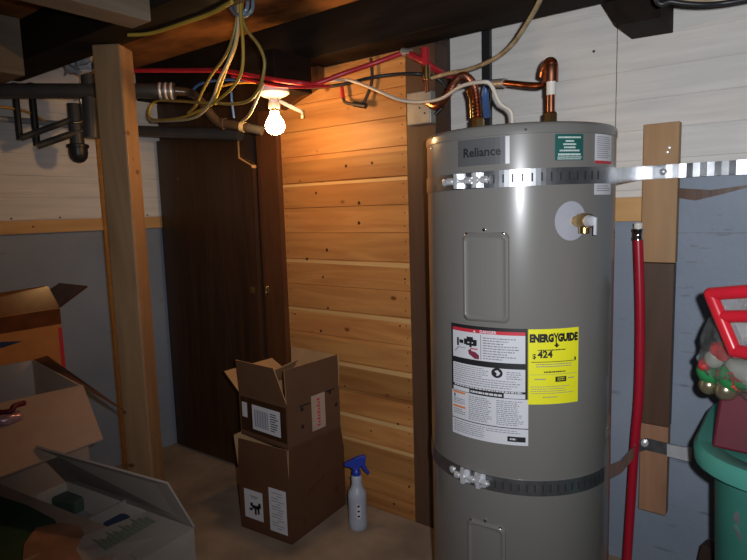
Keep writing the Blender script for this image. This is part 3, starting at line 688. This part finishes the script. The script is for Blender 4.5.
solo(MB().tube([at(37, 146, 0, -2.53), at(92, 127, 0, -2.47)], .015, 'abs', 12), 'water_pipe', 'lower slanting dark pipe ending at the post', 'pipe')
solo(MB().tube([at(-30, 116, 0, -2.62), at(60, 124, 0, -2.62), at(100, 131, 0, -2.6)], .012, 'grey_pipe', 12), 'water_pipe', 'thin grey pipe running nearly level below the drain pipe', 'pipe')
solo(cable([at(-30, 103, 0, -2.58), at(10, 108, 0, -2.58), at(30, 113, 0, -2.58), at(45, 121, 0, -2.58)], .005, 'cable_orange', 8), 'power_cable', 'yellow cable above the thin grey pipe in the left corner', 'cable')
tr = thing('drain_trap', at(78, 130, 0, -2.5), 'black drain trap hanging below the pipes left of the post', 'drain trap')
b = MB(); tb = at(78, 150, 0, -2.5); b.lathe(tb-Vector((0, 0, .045)), [(.006, -.010), (.022, -.004), (.034, .010), (.038, .028), (.038, .052), (.044, .054), (.044, .066), (.034, .070)], 'black_pl', 24); b.build('cup', tr)
MB().tube([tb+Vector((0, 0, .015)), tb+Vector((0, 0, .19))], .028, 'abs', 16).build('inlet', tr)
b = MB(); s0 = at(74, 100, 0, -2.47); s1 = at(80, 122, 0, -2.47); b.tube(smooth_path([s0, s0+Vector((.01, .02, .01)), s1+Vector((0, .015, .02)), s1, s1+Vector((0, -.03, -.005))]), .006, 'steel', 8); b.build('hanger', tr)
solo(MB().tube([at(89, 75, 0, -2.3), at(92, 138, 0, -2.3)], .03, 'abs', 16), 'vent_pipe', 'thick upright black pipe right behind the post', 'pipe')
# crumpled paper under beam
b = MB(); n = 9; P = []
c0 = at(62, 66, 1, 1.20); c1 = at(93, 62, 1, 1.20)
for i in range(n):
    for j in range(5):
        P.append(c0.lerp(c1, i/(n-1)) + Vector((random.uniform(-.008, .008), random.uniform(-.02, .02)+.02*(j % 2), -.035+.018*j+random.uniform(-.006, .006)+.01*math.sin(i))))
b.add(P, [(i*5+j, i*5+j+1, (i+1)*5+j+1, (i+1)*5+j) for i in range(n-1) for j in range(4)], 'paper')
o = solo(b, 'crumpled_paper', 'crumpled white paper stuffed between the beam and the drain pipe', 'paper'); m_ = o.modifiers.new('s', 'SOLIDIFY'); m_.thickness = .003
# red water pipe
solo(MB().tube(smooth_path([at(95, 70.5, 1, 1.28), at(130, 70.5, 1, 1.34), at(180, 70.5, 1, 1.42), at(215, 70.5, 1, 1.44), at(232, 72, 1, 1.445), at(270, 79, 1, 1.455), at(300, 83, 1, 1.50), at(316, 83.5, 1, 1.56), at(345, 73, 1, 1.62), at(375, 63, 1, 1.69), at(405, 52, 1, 1.735)]), .0085, 'cable_red', 10), 'red_pipe', 'thin red water pipe running from the post past the bulb to the valve', 'pipe')
solo(MB().tube(smooth_path([at(232, 76, 1, 1.43), at(262, 83, 1, 1.44), at(290, 87, 1, 1.46), at(330, 86, 1, 1.60)]), .005, 'cable_red', 8), 'red_pipe', 'thinner red line just under the long red water pipe above the bulb', 'pipe')

# wire bundle
cl = aY(238, 6, 1.30)
b = MB()
for k in range(2):
    a0 = aY(230-k, -6, 1.30); a1 = aY(231, 8, 1.29); a2 = aY(238, 15, 1.28); a3 = aY(247, 8, 1.29); a4 = aY(247+k, -6, 1.30)
    b.tube(smooth_path([a0+Vector((0, .02*k, .02)), a0+Vector((0, .02*k, 0)), a1+Vector((0, .02*k, 0)), a2+Vector((0, .02*k, 0)), a3+Vector((0, .02*k, 0)), a4+Vector((0, .02*k, 0))]), .006, 'clamp_blue', 8)
solo(b, 'cable_clamp', 'clear bluish plastic clamp at the top gathering the hanging yellow cables', 'clamp')
def wire(pts, mt, lb, r=.0052):
    return solo(cable([aY(*p) for p in pts], r, mt, 8), 'hanging_cable', lb, 'cable')
wire([(236, -12, 1.30), (237, 14, 1.30), (232, 40, 1.30), (224, 58, 1.31), (212, 74, 1.33), (203, 90, 1.36), (196, 105, 1.39), (188, 113, 1.42)], 'cable_olive', 'olive cable hanging farthest left from the blue clamp')
wire([(238, -12, 1.29), (238.5, 14, 1.285), (236, 40, 1.285), (228, 62, 1.29), (219, 80, 1.31), (213, 98, 1.33), (203, 112, 1.35), (190, 119, 1.37), (168, 121, 1.40), (152, 121, 1.42)], 'cable_cream', 'cream cable hanging in the middle of the bundle, ending at the lower pipe')
wire([(240, -12, 1.31), (239.5, 14, 1.31), (236, 44, 1.31), (226, 70, 1.32), (218, 92, 1.33), (212, 104, 1.34), (196, 112, 1.36), (180, 118, 1.38), (160, 120, 1.40), (150, 118, 1.41), (150, 108, 1.42), (157, 101, 1.43), (175, 101, 1.40), (200, 102.5, 1.36), (216, 103.5, 1.33)], 'cable_yellow', 'yellow cable looping round below the steel clamp')
wire([(241, -12, 1.28), (240.5, 14, 1.275), (242.5, 36, 1.275), (243, 60, 1.28), (240, 76, 1.285), (232, 88, 1.295), (222, 97, 1.31), (215, 102, 1.325)], 'cable_yellow', 'yellow cable hanging nearly straight in front of the bundle')
wire([(243, -12, 1.30), (242, 15, 1.29), (247, 30, 1.295), (259, 46, 1.30), (264.5, 62, 1.305), (262, 80, 1.31), (257, 92, 1.32), (248, 101, 1.33), (232, 104, 1.34), (214, 103, 1.345), (190, 102, 1.37)], 'cable_olive', 'olive cable bulging out to the right of the bundle')
wire([(263, 84, 1.34), (256, 101, 1.37), (249, 115, 1.40), (242, 121, 1.44)], 'cable_cream', 'cream cable slanting down from the lamp holder to the brown pipe')
solo(cable([at(128, 35, 2, 1.792), at(152, 33, 2, 1.792), at(190, 21, 2, 1.792), at(212, 13, 2, 1.792), at(232, 2, 2, 1.792)], .0055, 'cable_yellow', 8), 'hanging_cable', 'thick yellow cable slanting up to the blue clamp under the beam', 'cable')
wire([(190, 93, 1.52), (200, 84, 1.50), (220, 80, 1.50), (240, 80, 1.50), (250, 82, 1.50)], 'cable_blue', 'blue cable behind the yellow ones left of the lamp')
wire([(231, 92, 1.56), (232, 104, 1.56), (234, 118, 1.57)], 'cable_blue', 'short blue cable end hanging behind the bundle', .005)
wire([(222, 86, 1.47), (236, 83, 1.47), (250, 82.5, 1.48), (258, 83, 1.49)], 'cable_orange', 'short orange cable reaching the lamp holder', .0045)

# ------------------------------------------------------------------ cartons
def carton(name, label, corner, ux, uy, w, d, z0, h, th, out_m, in_m, flaps=(), floor_m=None):
    """corner = front-right corner (x,y); ux, uy unit horizontal vectors pointing into the box; flaps: (side, angle, length, taper0, taper1, mat)"""
    c = Vector((corner[0], corner[1], 0)); ux = Vector(ux).normalized(); uy = Vector(uy).normalized()
    t = thing(name, (c.x+ux.x*w/2+uy.x*d/2, c.y+ux.y*w/2+uy.y*d/2, z0), label, 'box')
    def P(a, b, z): return c+ux*a+uy*b+Vector((0, 0, z))
    m = MB()
    m.hexa([P(0, 0, z0), P(w, 0, z0), P(w, d, z0), P(0, d, z0), P(0, 0, z0+.006), P(w, 0, z0+.006), P(w, d, z0+.006), P(0, d, z0+.006)], out_m)
    def wall(a0, b0, a1, b1, i0, j0, i1, j1):
        q = [P(a0, b0, z0+.004), P(a1, b1, z0+.004), P(i1, j1, z0+.004), P(i0, j0, z0+.004)]
        r = [v_+Vector((0, 0, h-.004)) for v_ in q]
        m.add(q+r, [(0, 1, 5, 4)], out_m); m.add(q+r, [(2, 3, 7, 6), (4, 5, 6, 7), (3, 2, 1, 0), (1, 2, 6, 5), (3, 0, 4, 7)], in_m)
    wall(0, 0, w, 0, th, th, w-th, th); wall(w, 0, w, d, w-th, th, w-th, d-th); wall(w, d, 0, d, w-th, d-th, th, d-th); wall(0, d, 0, 0, th, d-th, th, th)
    m.build('carton_body', t)
    sides = {'front': (P(0, 0, z0+h), P(w, 0, z0+h), uy), 'far': (P(0, d, z0+h), P(w, d, z0+h), -uy), 'right': (P(0, 0, z0+h), P(0, d, z0+h), ux), 'left': (P(w, 0, z0+h), P(w, d, z0+h), -ux)}
    for (s, ang, L, t0, t1, fm) in flaps:
        a, b_, n = sides[s]; e = (b_-a).normalized(); A = math.radians(ang); dv = n*math.cos(A)+Vector((0, 0, math.sin(A))); nn = e.cross(dv).normalized()*th*.8
        q = [a, b_, b_-e*t1+dv*L, a+e*t0+dv*L]; k = MB()
        if nn.dot(n) < 0 and s: nn = -nn
        k.add([v_+nn*0 for v_ in q]+[v_+nn for v_ in q], [(0, 1, 2, 3)], out_m if fm is None else fm[0])
        k.add([v_+nn*0 for v_ in q]+[v_+nn for v_ in q], [(7, 6, 5, 4), (0, 4, 5, 1), (1, 5, 6, 2), (2, 6, 7, 3), (3, 7, 4, 0)], in_m if fm is None else fm[1])
        k.build('flap', t)
    if name == 'cardboard_box': t['group'] = 'stacked brown cardboard boxes'
    if name == 'open_box': t['group'] = 'open boxes at the left'
    return t, P
def face(P, side, w, d, z0, h, parent):
    """drawing on the front (-y) or right (+x) face; u left to right as seen, v up"""
    ex = (P(1, 0, 0)-P(0, 0, 0)); ey = (P(0, 1, 0)-P(0, 0, 0))
    def pt(u, v, off):
        if side == 'front': return P(w*(1-u), 0, z0+h*v)-ey*off
        return P(0, d*u, z0+h*v)-ex*off
    def rect(mb, u0, v0, u1, v1, mt, lay=1):
        o_ = .0006*lay; q = [pt(u0, v0, o_), pt(u1, v0, o_), pt(u1, v1, o_), pt(u0, v1, o_)]
        n_ = (ey if side == 'front' else ex)*.0005; mb.prism(q, n_, mt)
    return pt, rect

lowC = (-1.479, 1.413); ux = (-.248, -.018, 0); uy = (-.022, .31, 0)
ux = Vector(ux).normalized(); uy = Vector((ux.y, -ux.x, 0))
w1, d1, h1 = .260, .345, .252
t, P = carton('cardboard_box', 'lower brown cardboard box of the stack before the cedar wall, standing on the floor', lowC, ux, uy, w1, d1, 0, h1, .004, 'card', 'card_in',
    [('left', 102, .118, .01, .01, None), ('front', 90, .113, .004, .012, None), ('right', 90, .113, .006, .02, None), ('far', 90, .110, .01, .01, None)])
pt, rect = face(P, 'front', w1, d1, 0, h1, t)
b = MB(); rect(b, .10, .20, .47, .66, 'white_label')
for r_ in ((.20, .33, .26, .37), (.25, .37, .40, .43), (.30, .28, .34, .40), (.36, .30, .40, .44), (.22, .40, .27, .46), (.38, .40, .43, .48)): rect(b, r_[0], r_[1], r_[2], r_[3], 'black', 2)
rect(b, .22, .56, .38, .575, 'ink', 2); rect(b, .24, .535, .36, .545, 'ink', 2); lab(b.build('picture_label', t), 'white label with a dark picture')
b = MB(); rect(b, .60, .12, .93, .80, 'white_label')
for k in range(14): rect(b, .65+.1*(k % 3 == 0), .18+k*.042, .65+random.uniform(.12, .25), .19+k*.042, 'ink', 2)
lab(b.build('shipping_label', t), 'white label with lines of print')
pt2, rect2 = face(P, 'right', w1, d1, 0, h1, t)
b = MB()
for k in range(9): rect2(b, .30+k*.035, .58+.012*k+.02*(k % 2), .325+k*.035, .66+.012*k-.02*(k % 3 == 0), 'stain_red')
rect2(b, .47, .93, .53, .99, 'stain_red'); rect2(b, .20, .18, .24, .28, 'stain_red'); rect2(b, .80, .33, .85, .43, 'stain_red'); b.build_each('printed_mark', t)

z2 = .3655; w2, d2, h2 = .275, .278, .168
ux2 = Vector((-.262, .012, 0)).normalized(); uy2 = Vector((-ux2.y, ux2.x, 0)); uy2 = -uy2 if uy2.y < 0 else uy2
lowC2 = (-1.477, 1.418)
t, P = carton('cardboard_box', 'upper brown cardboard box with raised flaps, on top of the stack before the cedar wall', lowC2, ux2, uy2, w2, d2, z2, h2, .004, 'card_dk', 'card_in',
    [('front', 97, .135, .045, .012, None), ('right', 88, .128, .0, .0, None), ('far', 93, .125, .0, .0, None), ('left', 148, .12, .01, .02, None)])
k = MB(); q = [P(w2-.005, d2*.15, z2+h2-.004), P(w2-.005, d2*.9, z2+h2-.004), P(w2-.12, d2*.75, z2+h2+.10), P(w2-.12, d2*.3, z2+h2+.085)]; k.prism(q, (0, 0, .004), 'card_in'); lab(k.build('flap', t), 'tilted inner flap showing its pale inside')
pt, rect = face(P, 'front', w2, d2, z2, h2, t)
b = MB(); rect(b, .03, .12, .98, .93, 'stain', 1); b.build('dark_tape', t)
b = MB(); rect(b, .28, .22, .86, .80, 'white_label', 2)
for k in range(16): rect(b, .33+k*.018, .30, .336+k*.018+.008*(k % 3 == 0), .70, 'ink', 3)
for k in range(8): rect(b, .66, .30+k*.055, .66+random.uniform(.08, .16), .32+k*.055, 'black', 3)
b.build('shipping_label', t)
b = MB(); rect(b, .06, .45, .17, .80, 'white_label', 2); lab(b.build('small_label', t), 'small white torn label')
pt, rect = face(P, 'right', w2, d2, z2, h2, t)
b = MB(); rect(b, .44, .18, .70, 1.0, 'paper_tape', 1)
for k in range(9): rect(b, .54+.02*(k % 2), .26+k*.075, .60, .30+k*.075, 'red_ink', 2)
b.build('paper_tape', t)
b = MB()
for (u, v) in ((.24, .75), (.24, .35), (.78, .9), (.9, .55)): rect(b, u, v, u+.05, v+.08, 'black', 1)
rect(b, .22, .85, .42, .88, 'black', 1); rect(b, .72, .97, .9, 1.0, 'black', 1); b.build_each('printed_mark', t)

# spray bottle
sb = at(358, 524, 2, 0); sx, sy = -1.352, 1.648
sp_ = thing('spray_bottle', (sx, sy, 0), 'translucent spray bottle with a blue trigger head on the floor by the cedar wall', 'spray bottle')
MB().lathe((sx, sy, 0), [(.033, 0), (.036, .004), (.036, .02), (.035, .07), (.036, .12), (.036, .135), (.033, .150), (.024, .165), (.0195, .18), (.021, .205), (.017, .213), (.014, .215)], 'bottle', 32).build('bottle', sp_)
tdir = Vector((.8, .6, 0)); hd = MB()
hd.lathe((sx, sy, .208), [(.017, 0), (.017, .02), (.013, .026), (.011, .04)], 'blue_sprayer', 18)
def bl(u, v, w=.009): return Vector((sx, sy, v))+tdir*u
poly = [(-.045, .262), (-.045, .252), (-.020, .246), (-.012, .235), (.012, .235), (.020, .250), (.036, .262), (.040, .285), (.028, .292), (.0, .284), (-.02, .273)]
nv = Vector((.6, -.8, 0)); hd.prism([bl(u, v)-nv*.011 for u, v in poly], nv*.022, 'blue_sprayer'); hd.build('sprayer_head', sp_, bevel=.003)
hd = MB(); poly = [(.018, .255), (.032, .262), (.040, .240), (.052, .218), (.046, .214), (.030, .232)]; hd.prism([bl(u, v)-nv*.006 for u, v in poly], nv*.012, 'blue_sprayer'); hd.build('trigger', sp_, bevel=.002)
camd = Vector((0, 0, 0))-Vector((sx, sy, 0)); ca = math.degrees(math.atan2(camd.y, camd.x))
b = MB()
for i, z in enumerate((.062, .082, .102)):
    for s, mt, k in ((.011, 'white_label', .0003), (.0065, 'black', .0007)):
        n = 16; aa = math.radians(ca+6)
        base = Vector((sx, sy, z)); r_ = .0357+k
        b.add([base+Vector((math.cos(aa+s*math.cos(2*PI*j/n)/.04)*r_, math.sin(aa+s*math.cos(2*PI*j/n)/.04)*r_, s*math.sin(2*PI*j/n)*(1 if mt == 'white_label' else .6))) for j in range(n)], [tuple(range(n))], mt)
b.build('label_symbols', sp_)

# ---- foreground open boxes (left)
# box C
R0 = Vector((-1.19, .807, 0)); uxc = Vector((-.539, -.055, 0)).normalized(); uyc = Vector((uxc.y, -uxc.x, 0)); uyc = -uyc if uyc.y > 0 else uyc
wC, dC, zC = .54, .36, .45
t, P = carton('open_box', 'open white cardboard box with green print at the lower left, nearest to the camera', (R0.x, R0.y), uxc, uyc, wC, dC, 0, zC, .005, 'card_white', 'card_white_in')
def quad_flap(parent, pts, mt, th=.005, name='flap', nrm=None):
    q = [Vector(p) for p in pts]; n = nrm or (q[1]-q[0]).cross(q[2]-q[0]).normalized()*th
    return MB().prism(q, n, mt).build(name, parent)
quad_flap(t, [P(0, 0, zC), P(wC, 0, zC), at(35, 447, 2, .632), at(167, 484, 2, .60)], 'card_white')
f = quad_flap(t, [P(0, 0, zC), P(0, dC, zC), P(.17, dC-.03, zC+.045), at(147, 511, 2, zC+.02)], 'card_white')
b = MB()
def onf(u, v, o=.006): # on the +x inward flap: u along hinge, v inward
    a = P(0, dC*u, zC).lerp(P(.17, .03+(dC-.06)*u, zC+.04), v); return a+Vector((0, 0, o))
for k in range(12):
    u = .12+k*.035; b.prism([onf(u, .42, .0075), onf(u+.025, .42, .0075), onf(u+.025, .60+.06*(k % 3), .0075), onf(u, .60+.04*(k % 2), .0075)], (0, 0, .0006), 'olive_print')
b.build('green_lettering', f)
# -y side flap, brown with green print
hz = zC+.012
g = [at(0, 484, 2, hz+.03), at(75, 514, 2, hz+.01), at(119, 531, 2, hz), P(.10, dC+.02, hz), P(wC, dC+.02, hz+.02)]
f = MB().prism([Vector(v_) for v_ in (at(-40, 468, 2, hz+.03), at(0, 484, 2, hz+.026), at(75, 514, 2, hz+.012), at(119, 531, 2, hz), at(104, 590, 2, hz), at(-60, 590, 2, hz+.03))], (0, 0, -.005), 'card_beige').build('flap', t)
lab(f, 'brown flap with a dark green printed panel')
b = MB(); b.prism([at(*p, 2, hz+.024) for p in ((-40, 500), (0, 497), (28, 506), (54, 520), (70, 540), (62, 575), (-40, 600))], (0, 0, .002), 'green_print'); b.build('green_panel', f)
b = MB(); b.prism([at(*p, 2, hz+.028) for p in ((24, 545), (36, 528), (60, 523), (80, 526), (84, 534), (76, 549), (90, 575), (20, 585))], (0, 0, .001), 'pink_print'); b.build('pink_panel', f)
# contents
cb = MB(); cz_ = zC-.045
cb.box(-1.69, -1.225, .475, .76, .012, cz_-.02, 'grey_foam')
solo(cb, 'packing_block', 'grey packing filling the open white box in the foreground', 'packing', .01)
b = MB(); b.prism([P(.005, .16, cz_-.02), P(wC-.006, .13, cz_-.02), P(wC-.006, .13, cz_+.05), P(.005, .16, cz_+.05)], (0, .005, 0), 'card_white'); b.prism([P(.26, .006, cz_-.02), P(.26, .155, cz_-.02), P(.26, .155, cz_+.06), P(.26, .006, cz_+.06)], (.005, 0, 0), 'card_white')
solo(b, 'box_divider', 'pale cardboard divider crossing inside the open white box', 'divider')
q = at(117, 523, 2, cz_+.02); solo(MB().lathe((q.x, q.y, cz_-.02), [(.03, 0), (.034, .004), (.034, .045), (.030, .05)], 'blue_lid', 24), 'jar_lid', 'round dark blue lid inside the open white box', 'lid')
q = at(72, 497, 2, cz_+.01); b = MB(); b.obox((q.x, q.y, cz_), (.10, .07, .04), Matrix.Rotation(.3, 3, 'Z'), 'dim_green'); solo(b, 'green_packet', 'dark greenish packet in the far left compartment of the open white box', 'packet', .008)

# box B
B0 = Vector((-1.806, .862, 0)); uxb = Vector((-.549, .075, 0)).normalized(); uyb = Vector((-uxb.y, uxb.x, 0)); uyb = -uyb if uyb.y > 0 else uyb
wB, dB, zB = .52, .42, .70
t, P = carton('open_box', 'tall open beige cardboard box left of the post, with its flaps folded out', (B0.x, B0.y), uxb, uyb, wB, dB, 0, zB, .005, 'card_beige', 'card_white_in')
quad_flap(t, [P(0, 0, zB), P(0, dB, zB), at(-20, 486, 2, .60), at(103, 440, 2, .605)], 'card_beige')
f = quad_flap(t, [P(0, 0, zB), P(wB, 0, zB), P(wB, -.05, zB+.006), at(127, 412, 1, .98)], 'card'); lab(f, 'brown flap leaning out against the post')
q = at(8, 420, 2, .69); b = MB(); b.tube(smooth_path([at(-30, 424, 2, .672), at(0, 421, 2, .682), at(22, 417, 2, .675)]), [.012]*8+[.016]*8+[.008], 'pinkwrap', 10)
b.tube(smooth_path([at(-20, 412, 2, .70), at(8, 412, 2, .70), at(15, 406, 2, .71), at(24, 403, 2, .705)]), .008, 'bag_red', 8)
solo(b, 'foil_packet', 'small shiny pink packet lying on the beige box flap at the left edge', 'packet')

# box A
XA = -2.41; wA = .27; zA = .868; dA = .85; YA = 1.088
t, P = carton('taped_box', 'orange brown taped cardboard box against the blue wall, at the left edge', (XA, YA), (-1, 0, 0), (0, -1, 0), wA, dA, 0, zA, .005, 'card_or', 'card_in')
f = MB().prism([P(0, 0, zA), P(0, dA, zA), P(.03, dA, zA+.06), at(48, 286, 0, XA-.03)], (-.005, 0, .002), 'card_tape').build('flap', t); lab(f, 'dark glossy taped flap standing up')
f = MB().prism([P(0, 0, zA), P(wA, 0, zA), at(60, 284, 0, XA-.10), at(88, 287, 1, 1.14)], (0, -.002, .005), 'card_tape').build('flap', t); lab(f, 'dark pointed flap sticking out to the right')
b = MB(); b.box(XA, XA+.0012, .24, YA-.001, zA-.065, zA-.002, 'card_tape'); b.build('packing_tape', t)
b = MB(); a1 = at(23, 341, 0, XA+.001); b.prism([(XA, a1.y, a1.z), (XA, a1.y-.07, a1.z-.011), (XA, a1.y-.16, a1.z-.011), (XA, a1.y-.16, a1.z+.006), (XA, a1.y-.07, a1.z+.011)], (.0012, 0, 0), 'blue_lid'); b.build('blue_arrow', t)
b = MB(); b.box(XA, XA+.001, YA-.015, YA, .6, zA-.08, 'red_ink'); b.build('red_stripe', t)

# ------------------------------------------------------------------ teal bin and Christmas things (right)
def rrect(cx, cy, hx, hy, r, z, n=8):
    out = []
    for (sx_, sy_, a0) in ((1, 1, 0), (-1, 1, 90), (-1, -1, 180), (1, -1, 270)):
        for k in range(n+1):
            a = math.radians(a0+90*k/n); out.append(Vector((cx+sx_*(hx-r)+r*math.cos(a), cy+sy_*(hy-r)+r*math.sin(a), z)))
    return out
def loft(mb, rings, mt, cap=(True, True)):
    n = len(rings[0]); vs = sum(rings, [])
    fs = [(i*n+k, i*n+(k+1) % n, (i+1)*n+(k+1) % n, (i+1)*n+k) for i in range(len(rings)-1) for k in range(n)]
    if cap[0]: fs.append(tuple(reversed(range(n))))
    if cap[1]: fs.append(tuple((len(rings)-1)*n+k for k in range(n)))
    mb.add(vs, fs, mt, True)
bx, by = .093, 1.60
tb_ = thing('storage_bin', (bx, by, 0), 'teal plastic bin with a rim at the lower right corner, before the blue wall', 'bin')
b = MB(); loft(b, [rrect(bx, by, .215, .215, .12, 0), rrect(bx, by, .222, .222, .12, .01), rrect(bx, by, .243, .243, .14, .60), rrect(bx, by, .246, .246, .14, .66)], 'bin'); b.build('body', tb_)
b = MB(); loft(b, [rrect(bx, by, .262, .262, .15, .635), rrect(bx, by, .284, .284, .17, .638), rrect(bx, by, .286, .286, .17, .668), rrect(bx, by, .278, .278, .165, .678), rrect(bx, by, .24, .24, .14, .676), rrect(bx, by, .235, .235, .14, .668)], 'bin_lid'); b.build('lid', tb_)
b = MB(); P0 = [(735, 512), (745, 515), (750, 522), (750, 545), (741, 534), (737, 524), (733, 518)]
S = [at(*p, 1, 1.385) for p in P0]; b.prism(S, (.006, .02, 0), 'silver'); b.prism([at(*p, 1, 1.383) for p in ((733, 526), (742, 535), (750, 545), (750, 552), (741, 543))], (.004, .02, 0), 'silver')
b.build('torn_tape', tb_)
lidz = .676
# red box/bag on lid
b = MB(); P1 = [at(712, 446, 2, lidz), at(718, 395, 1, 1.55)]
rb = thing('red_gift_bag', (-.02, 1.52, lidz), 'dark red gift bag standing on the teal bin lid', 'bag')
x0 = at(711, 447, 2, lidz)
b.hexa([(x0.x, x0.y, lidz), (.16, x0.y-.03, lidz), (.16, 1.66, lidz), (x0.x+.01, 1.66, lidz), (x0.x+.012, x0.y+.03, .81), (.14, x0.y, .81), (.14, 1.62, .83), (x0.x+.015, 1.62, .83)], 'bag_red'); b.build('bag_body', rb, bevel=.006)
b = MB(); 
for k in range(3): b.tube([(-.03+.05*k, x0.y-.028-.002*k, .69+.01*k), (-.01+.05*k, x0.y-.03, .70+.012*k)], .002, 'orn_white', 6)
b.build_each('white_trim', rb)
# crumpled clear bag with ornaments
bc = Vector((-.038, 1.50, .888))
bm = bmesh.new(); bmesh.ops.create_icosphere(bm, subdivisions=4, radius=1)
from mathutils import noise
for v_ in bm.verts:
    n_ = v_.co.normalized(); f_ = 1+.16*noise.noise(n_*2.3)+.08*noise.noise(n_*6.1)
    v_.co = Vector((n_.x*.152*f_, n_.y*.125*f_, n_.z*.112*f_))+bc
me = bpy.data.meshes.new('clear_bag'); bm.to_mesh(me); bm.free(); me.materials.append(M['film'])
cbag = bpy.data.objects.new('clear_bag', me); C.objects.link(cbag); tag(cbag, 'crinkled clear plastic bag full of ornaments on the teal bin', 'bag')
orn = [((709, 372), .030, 'orn_green', 'green ornament at the left inside the clear bag'), ((719, 352), .022, 'orn_red', 'small red ornament near the top of the clear bag'),
       ((733, 378), .034, 'orn_green', 'large green ornament in the middle of the clear bag'), ((744, 369), .038, 'orn_white', 'white ornament with a red rim at the right photo edge'),
       ((707, 386), .022, 'orn_gold', 'gold ornament low at the left inside the clear bag'), ((724, 391), .024, 'orn_gold', 'gold ornament low in the middle of the clear bag'),
       ((713, 360), .020, 'orn_white', 'small white ornament at the top left of the clear bag'), ((703, 366), .014, 'orn_red', 'tiny red ornament at the left edge of the clear bag'),
       ((741, 396), .028, 'orn_red', 'red ornament at the bottom right inside the clear bag'), ((727, 358), .018, 'orn_white', 'small white ornament under the red rimmed case')]
for i, ((px, py), r_, mt, lb) in enumerate(orn):
    q = at(px+2, py-1, 1, 1.455 if i not in (0, 4, 8, 9) else 1.49); b = MB()
    b.lathe(q, [(r_*math.sin(PI*k/12), -r_*math.cos(PI*k/12)) for k in range(13)], mt, 20, (.3, -.4, .8))
    ro = thing('ornament', q, lb, 'ornament', 'ornaments in the clear bag'); b.build('ball', ro)
    ax = Vector((.3, -.4, .8)).normalized()
    MB().lathe(q+ax*r_*.96, [(.005, 0), (.005, .006), (.001, .008)], 'brass', 8, ax).build('cap', ro)
    if i == 2:
        s = MB()
        for k in range(44):
            a = random.uniform(3.4, 5.4); e = random.uniform(-.8, .8); n_ = Vector((math.cos(a)*math.cos(e), math.sin(a)*math.cos(e), math.sin(e)))
            if (math.sin(e*5)+math.cos(a*4)) > 0: s.lathe(q+n_*r_*.98, [(.0035, 0), (.003, .002), (.001, .003)], 'orn_red', 6, n_)
        lab(s.build('red_beads', ro), 'red beaded pattern')
# red rimmed clear case on top, tilted
ca_ = thing('clear_case', at(730, 320, 1, 1.50), 'clear plastic case with red rims tilted on top of the bag of ornaments', 'case')
def case_pts(off):
    return [at(711, 294, 1, 1.385)+off, at(778, 289, 1, 1.335)+off, at(772, 356, 1, 1.325)+off, at(735, 351, 1, 1.36)+off]
o0 = Vector((0, 0, 0)); front = case_pts(o0)
cent = sum(front, Vector())/4
back = [p+Vector((.03, .12, .01)) for p in front]
b = MB(); loop = front+[front[0]]
for i in range(4): b.tube([front[i], front[(i+1) % 4]], .014, 'red_pl', 12)
b.tube([front[0].lerp(front[3], .40), front[1].lerp(front[2], .40)], .013, 'red_pl', 10)
for p in front: b.lathe(p, [(.014*math.sin(PI*k/8)+.0001, -.014*math.cos(PI*k/8)) for k in range(9)], 'red_pl', 12)
b.build('red_rim', ca_)
b = MB(); b.hexa([front[0].lerp(cent, .04), front[1].lerp(cent, .04), front[2].lerp(cent, .04), front[3].lerp(cent, .04)]+[p.lerp(cent+Vector((.03, .12, .01)), .1) for p in back], 'clear'); b.build('clear_shell', ca_)
b = MB(); fr = [front[0].lerp(front[3], .42), front[1].lerp(front[2], .42), front[2], front[3]]; cc = sum(fr, Vector())/4
b.prism([p.lerp(cc, .25)+Vector((.01, .04, 0)) for p in fr], (.008, .03, 0), 'orn_white'); b.build('tray', ca_)
# dark timber offcut on floor
q = at(702, 541, 1, 1.80); b = MB(); b.hexa([(q.x-.035, 1.76, 0), (q.x+.05, 1.72, 0), (q.x+.06, 1.80, 0), (q.x-.03, 1.84, 0), (q.x, 1.78, q.z), (q.x+.045, 1.75, q.z), (q.x+.055, 1.80, q.z-.003), (q.x+.01, 1.83, q.z-.003)], 'brown_dk')
solo(b, 'timber_offcut', 'dark timber offcut standing on the floor left of the teal bin', 'timber', .003)

# ------------------------------------------------------------------ light
w = bpy.data.worlds.new('w'); bpy.context.scene.world = w; w.use_nodes = True
w.node_tree.nodes['Background'].inputs['Color'].default_value = (.55, .6, .75, 1); w.node_tree.nodes['Background'].inputs['Strength'].default_value = .04
ld = bpy.data.lights.new('camera_flash', 'SPOT'); ld.energy = 80; ld.spot_size = math.radians(114); ld.spot_blend = 1.0; ld.shadow_soft_size = .012; ld.color = (.93, .96, 1.0)
lo = bpy.data.objects.new('camera_flash', ld); C.objects.link(lo)
lo.location = Vector((0, 0, H)) + R_*.055 + U_*.035
aim = FW + R_*.23 + U_*.12; lo.rotation_euler = aim.to_track_quat('-Z', 'Y').to_euler()

cam = bpy.data.cameras.new('camera'); co = bpy.data.objects.new('camera', cam); C.objects.link(co)
cam.sensor_width = 36; cam.lens = F*36/747; cam.clip_start = .02
m4 = Matrix((R_, U_, -FW)).transposed().to_4x4(); m4.translation = (0, 0, H); co.matrix_world = m4
sc = bpy.context.scene; sc.camera = co
sc.view_settings.view_transform = 'Standard'; sc.view_settings.look = 'None'; sc.view_settings.gamma = 1; sc.view_settings.exposure = 0; sc.view_settings.use_curve_mapping = False
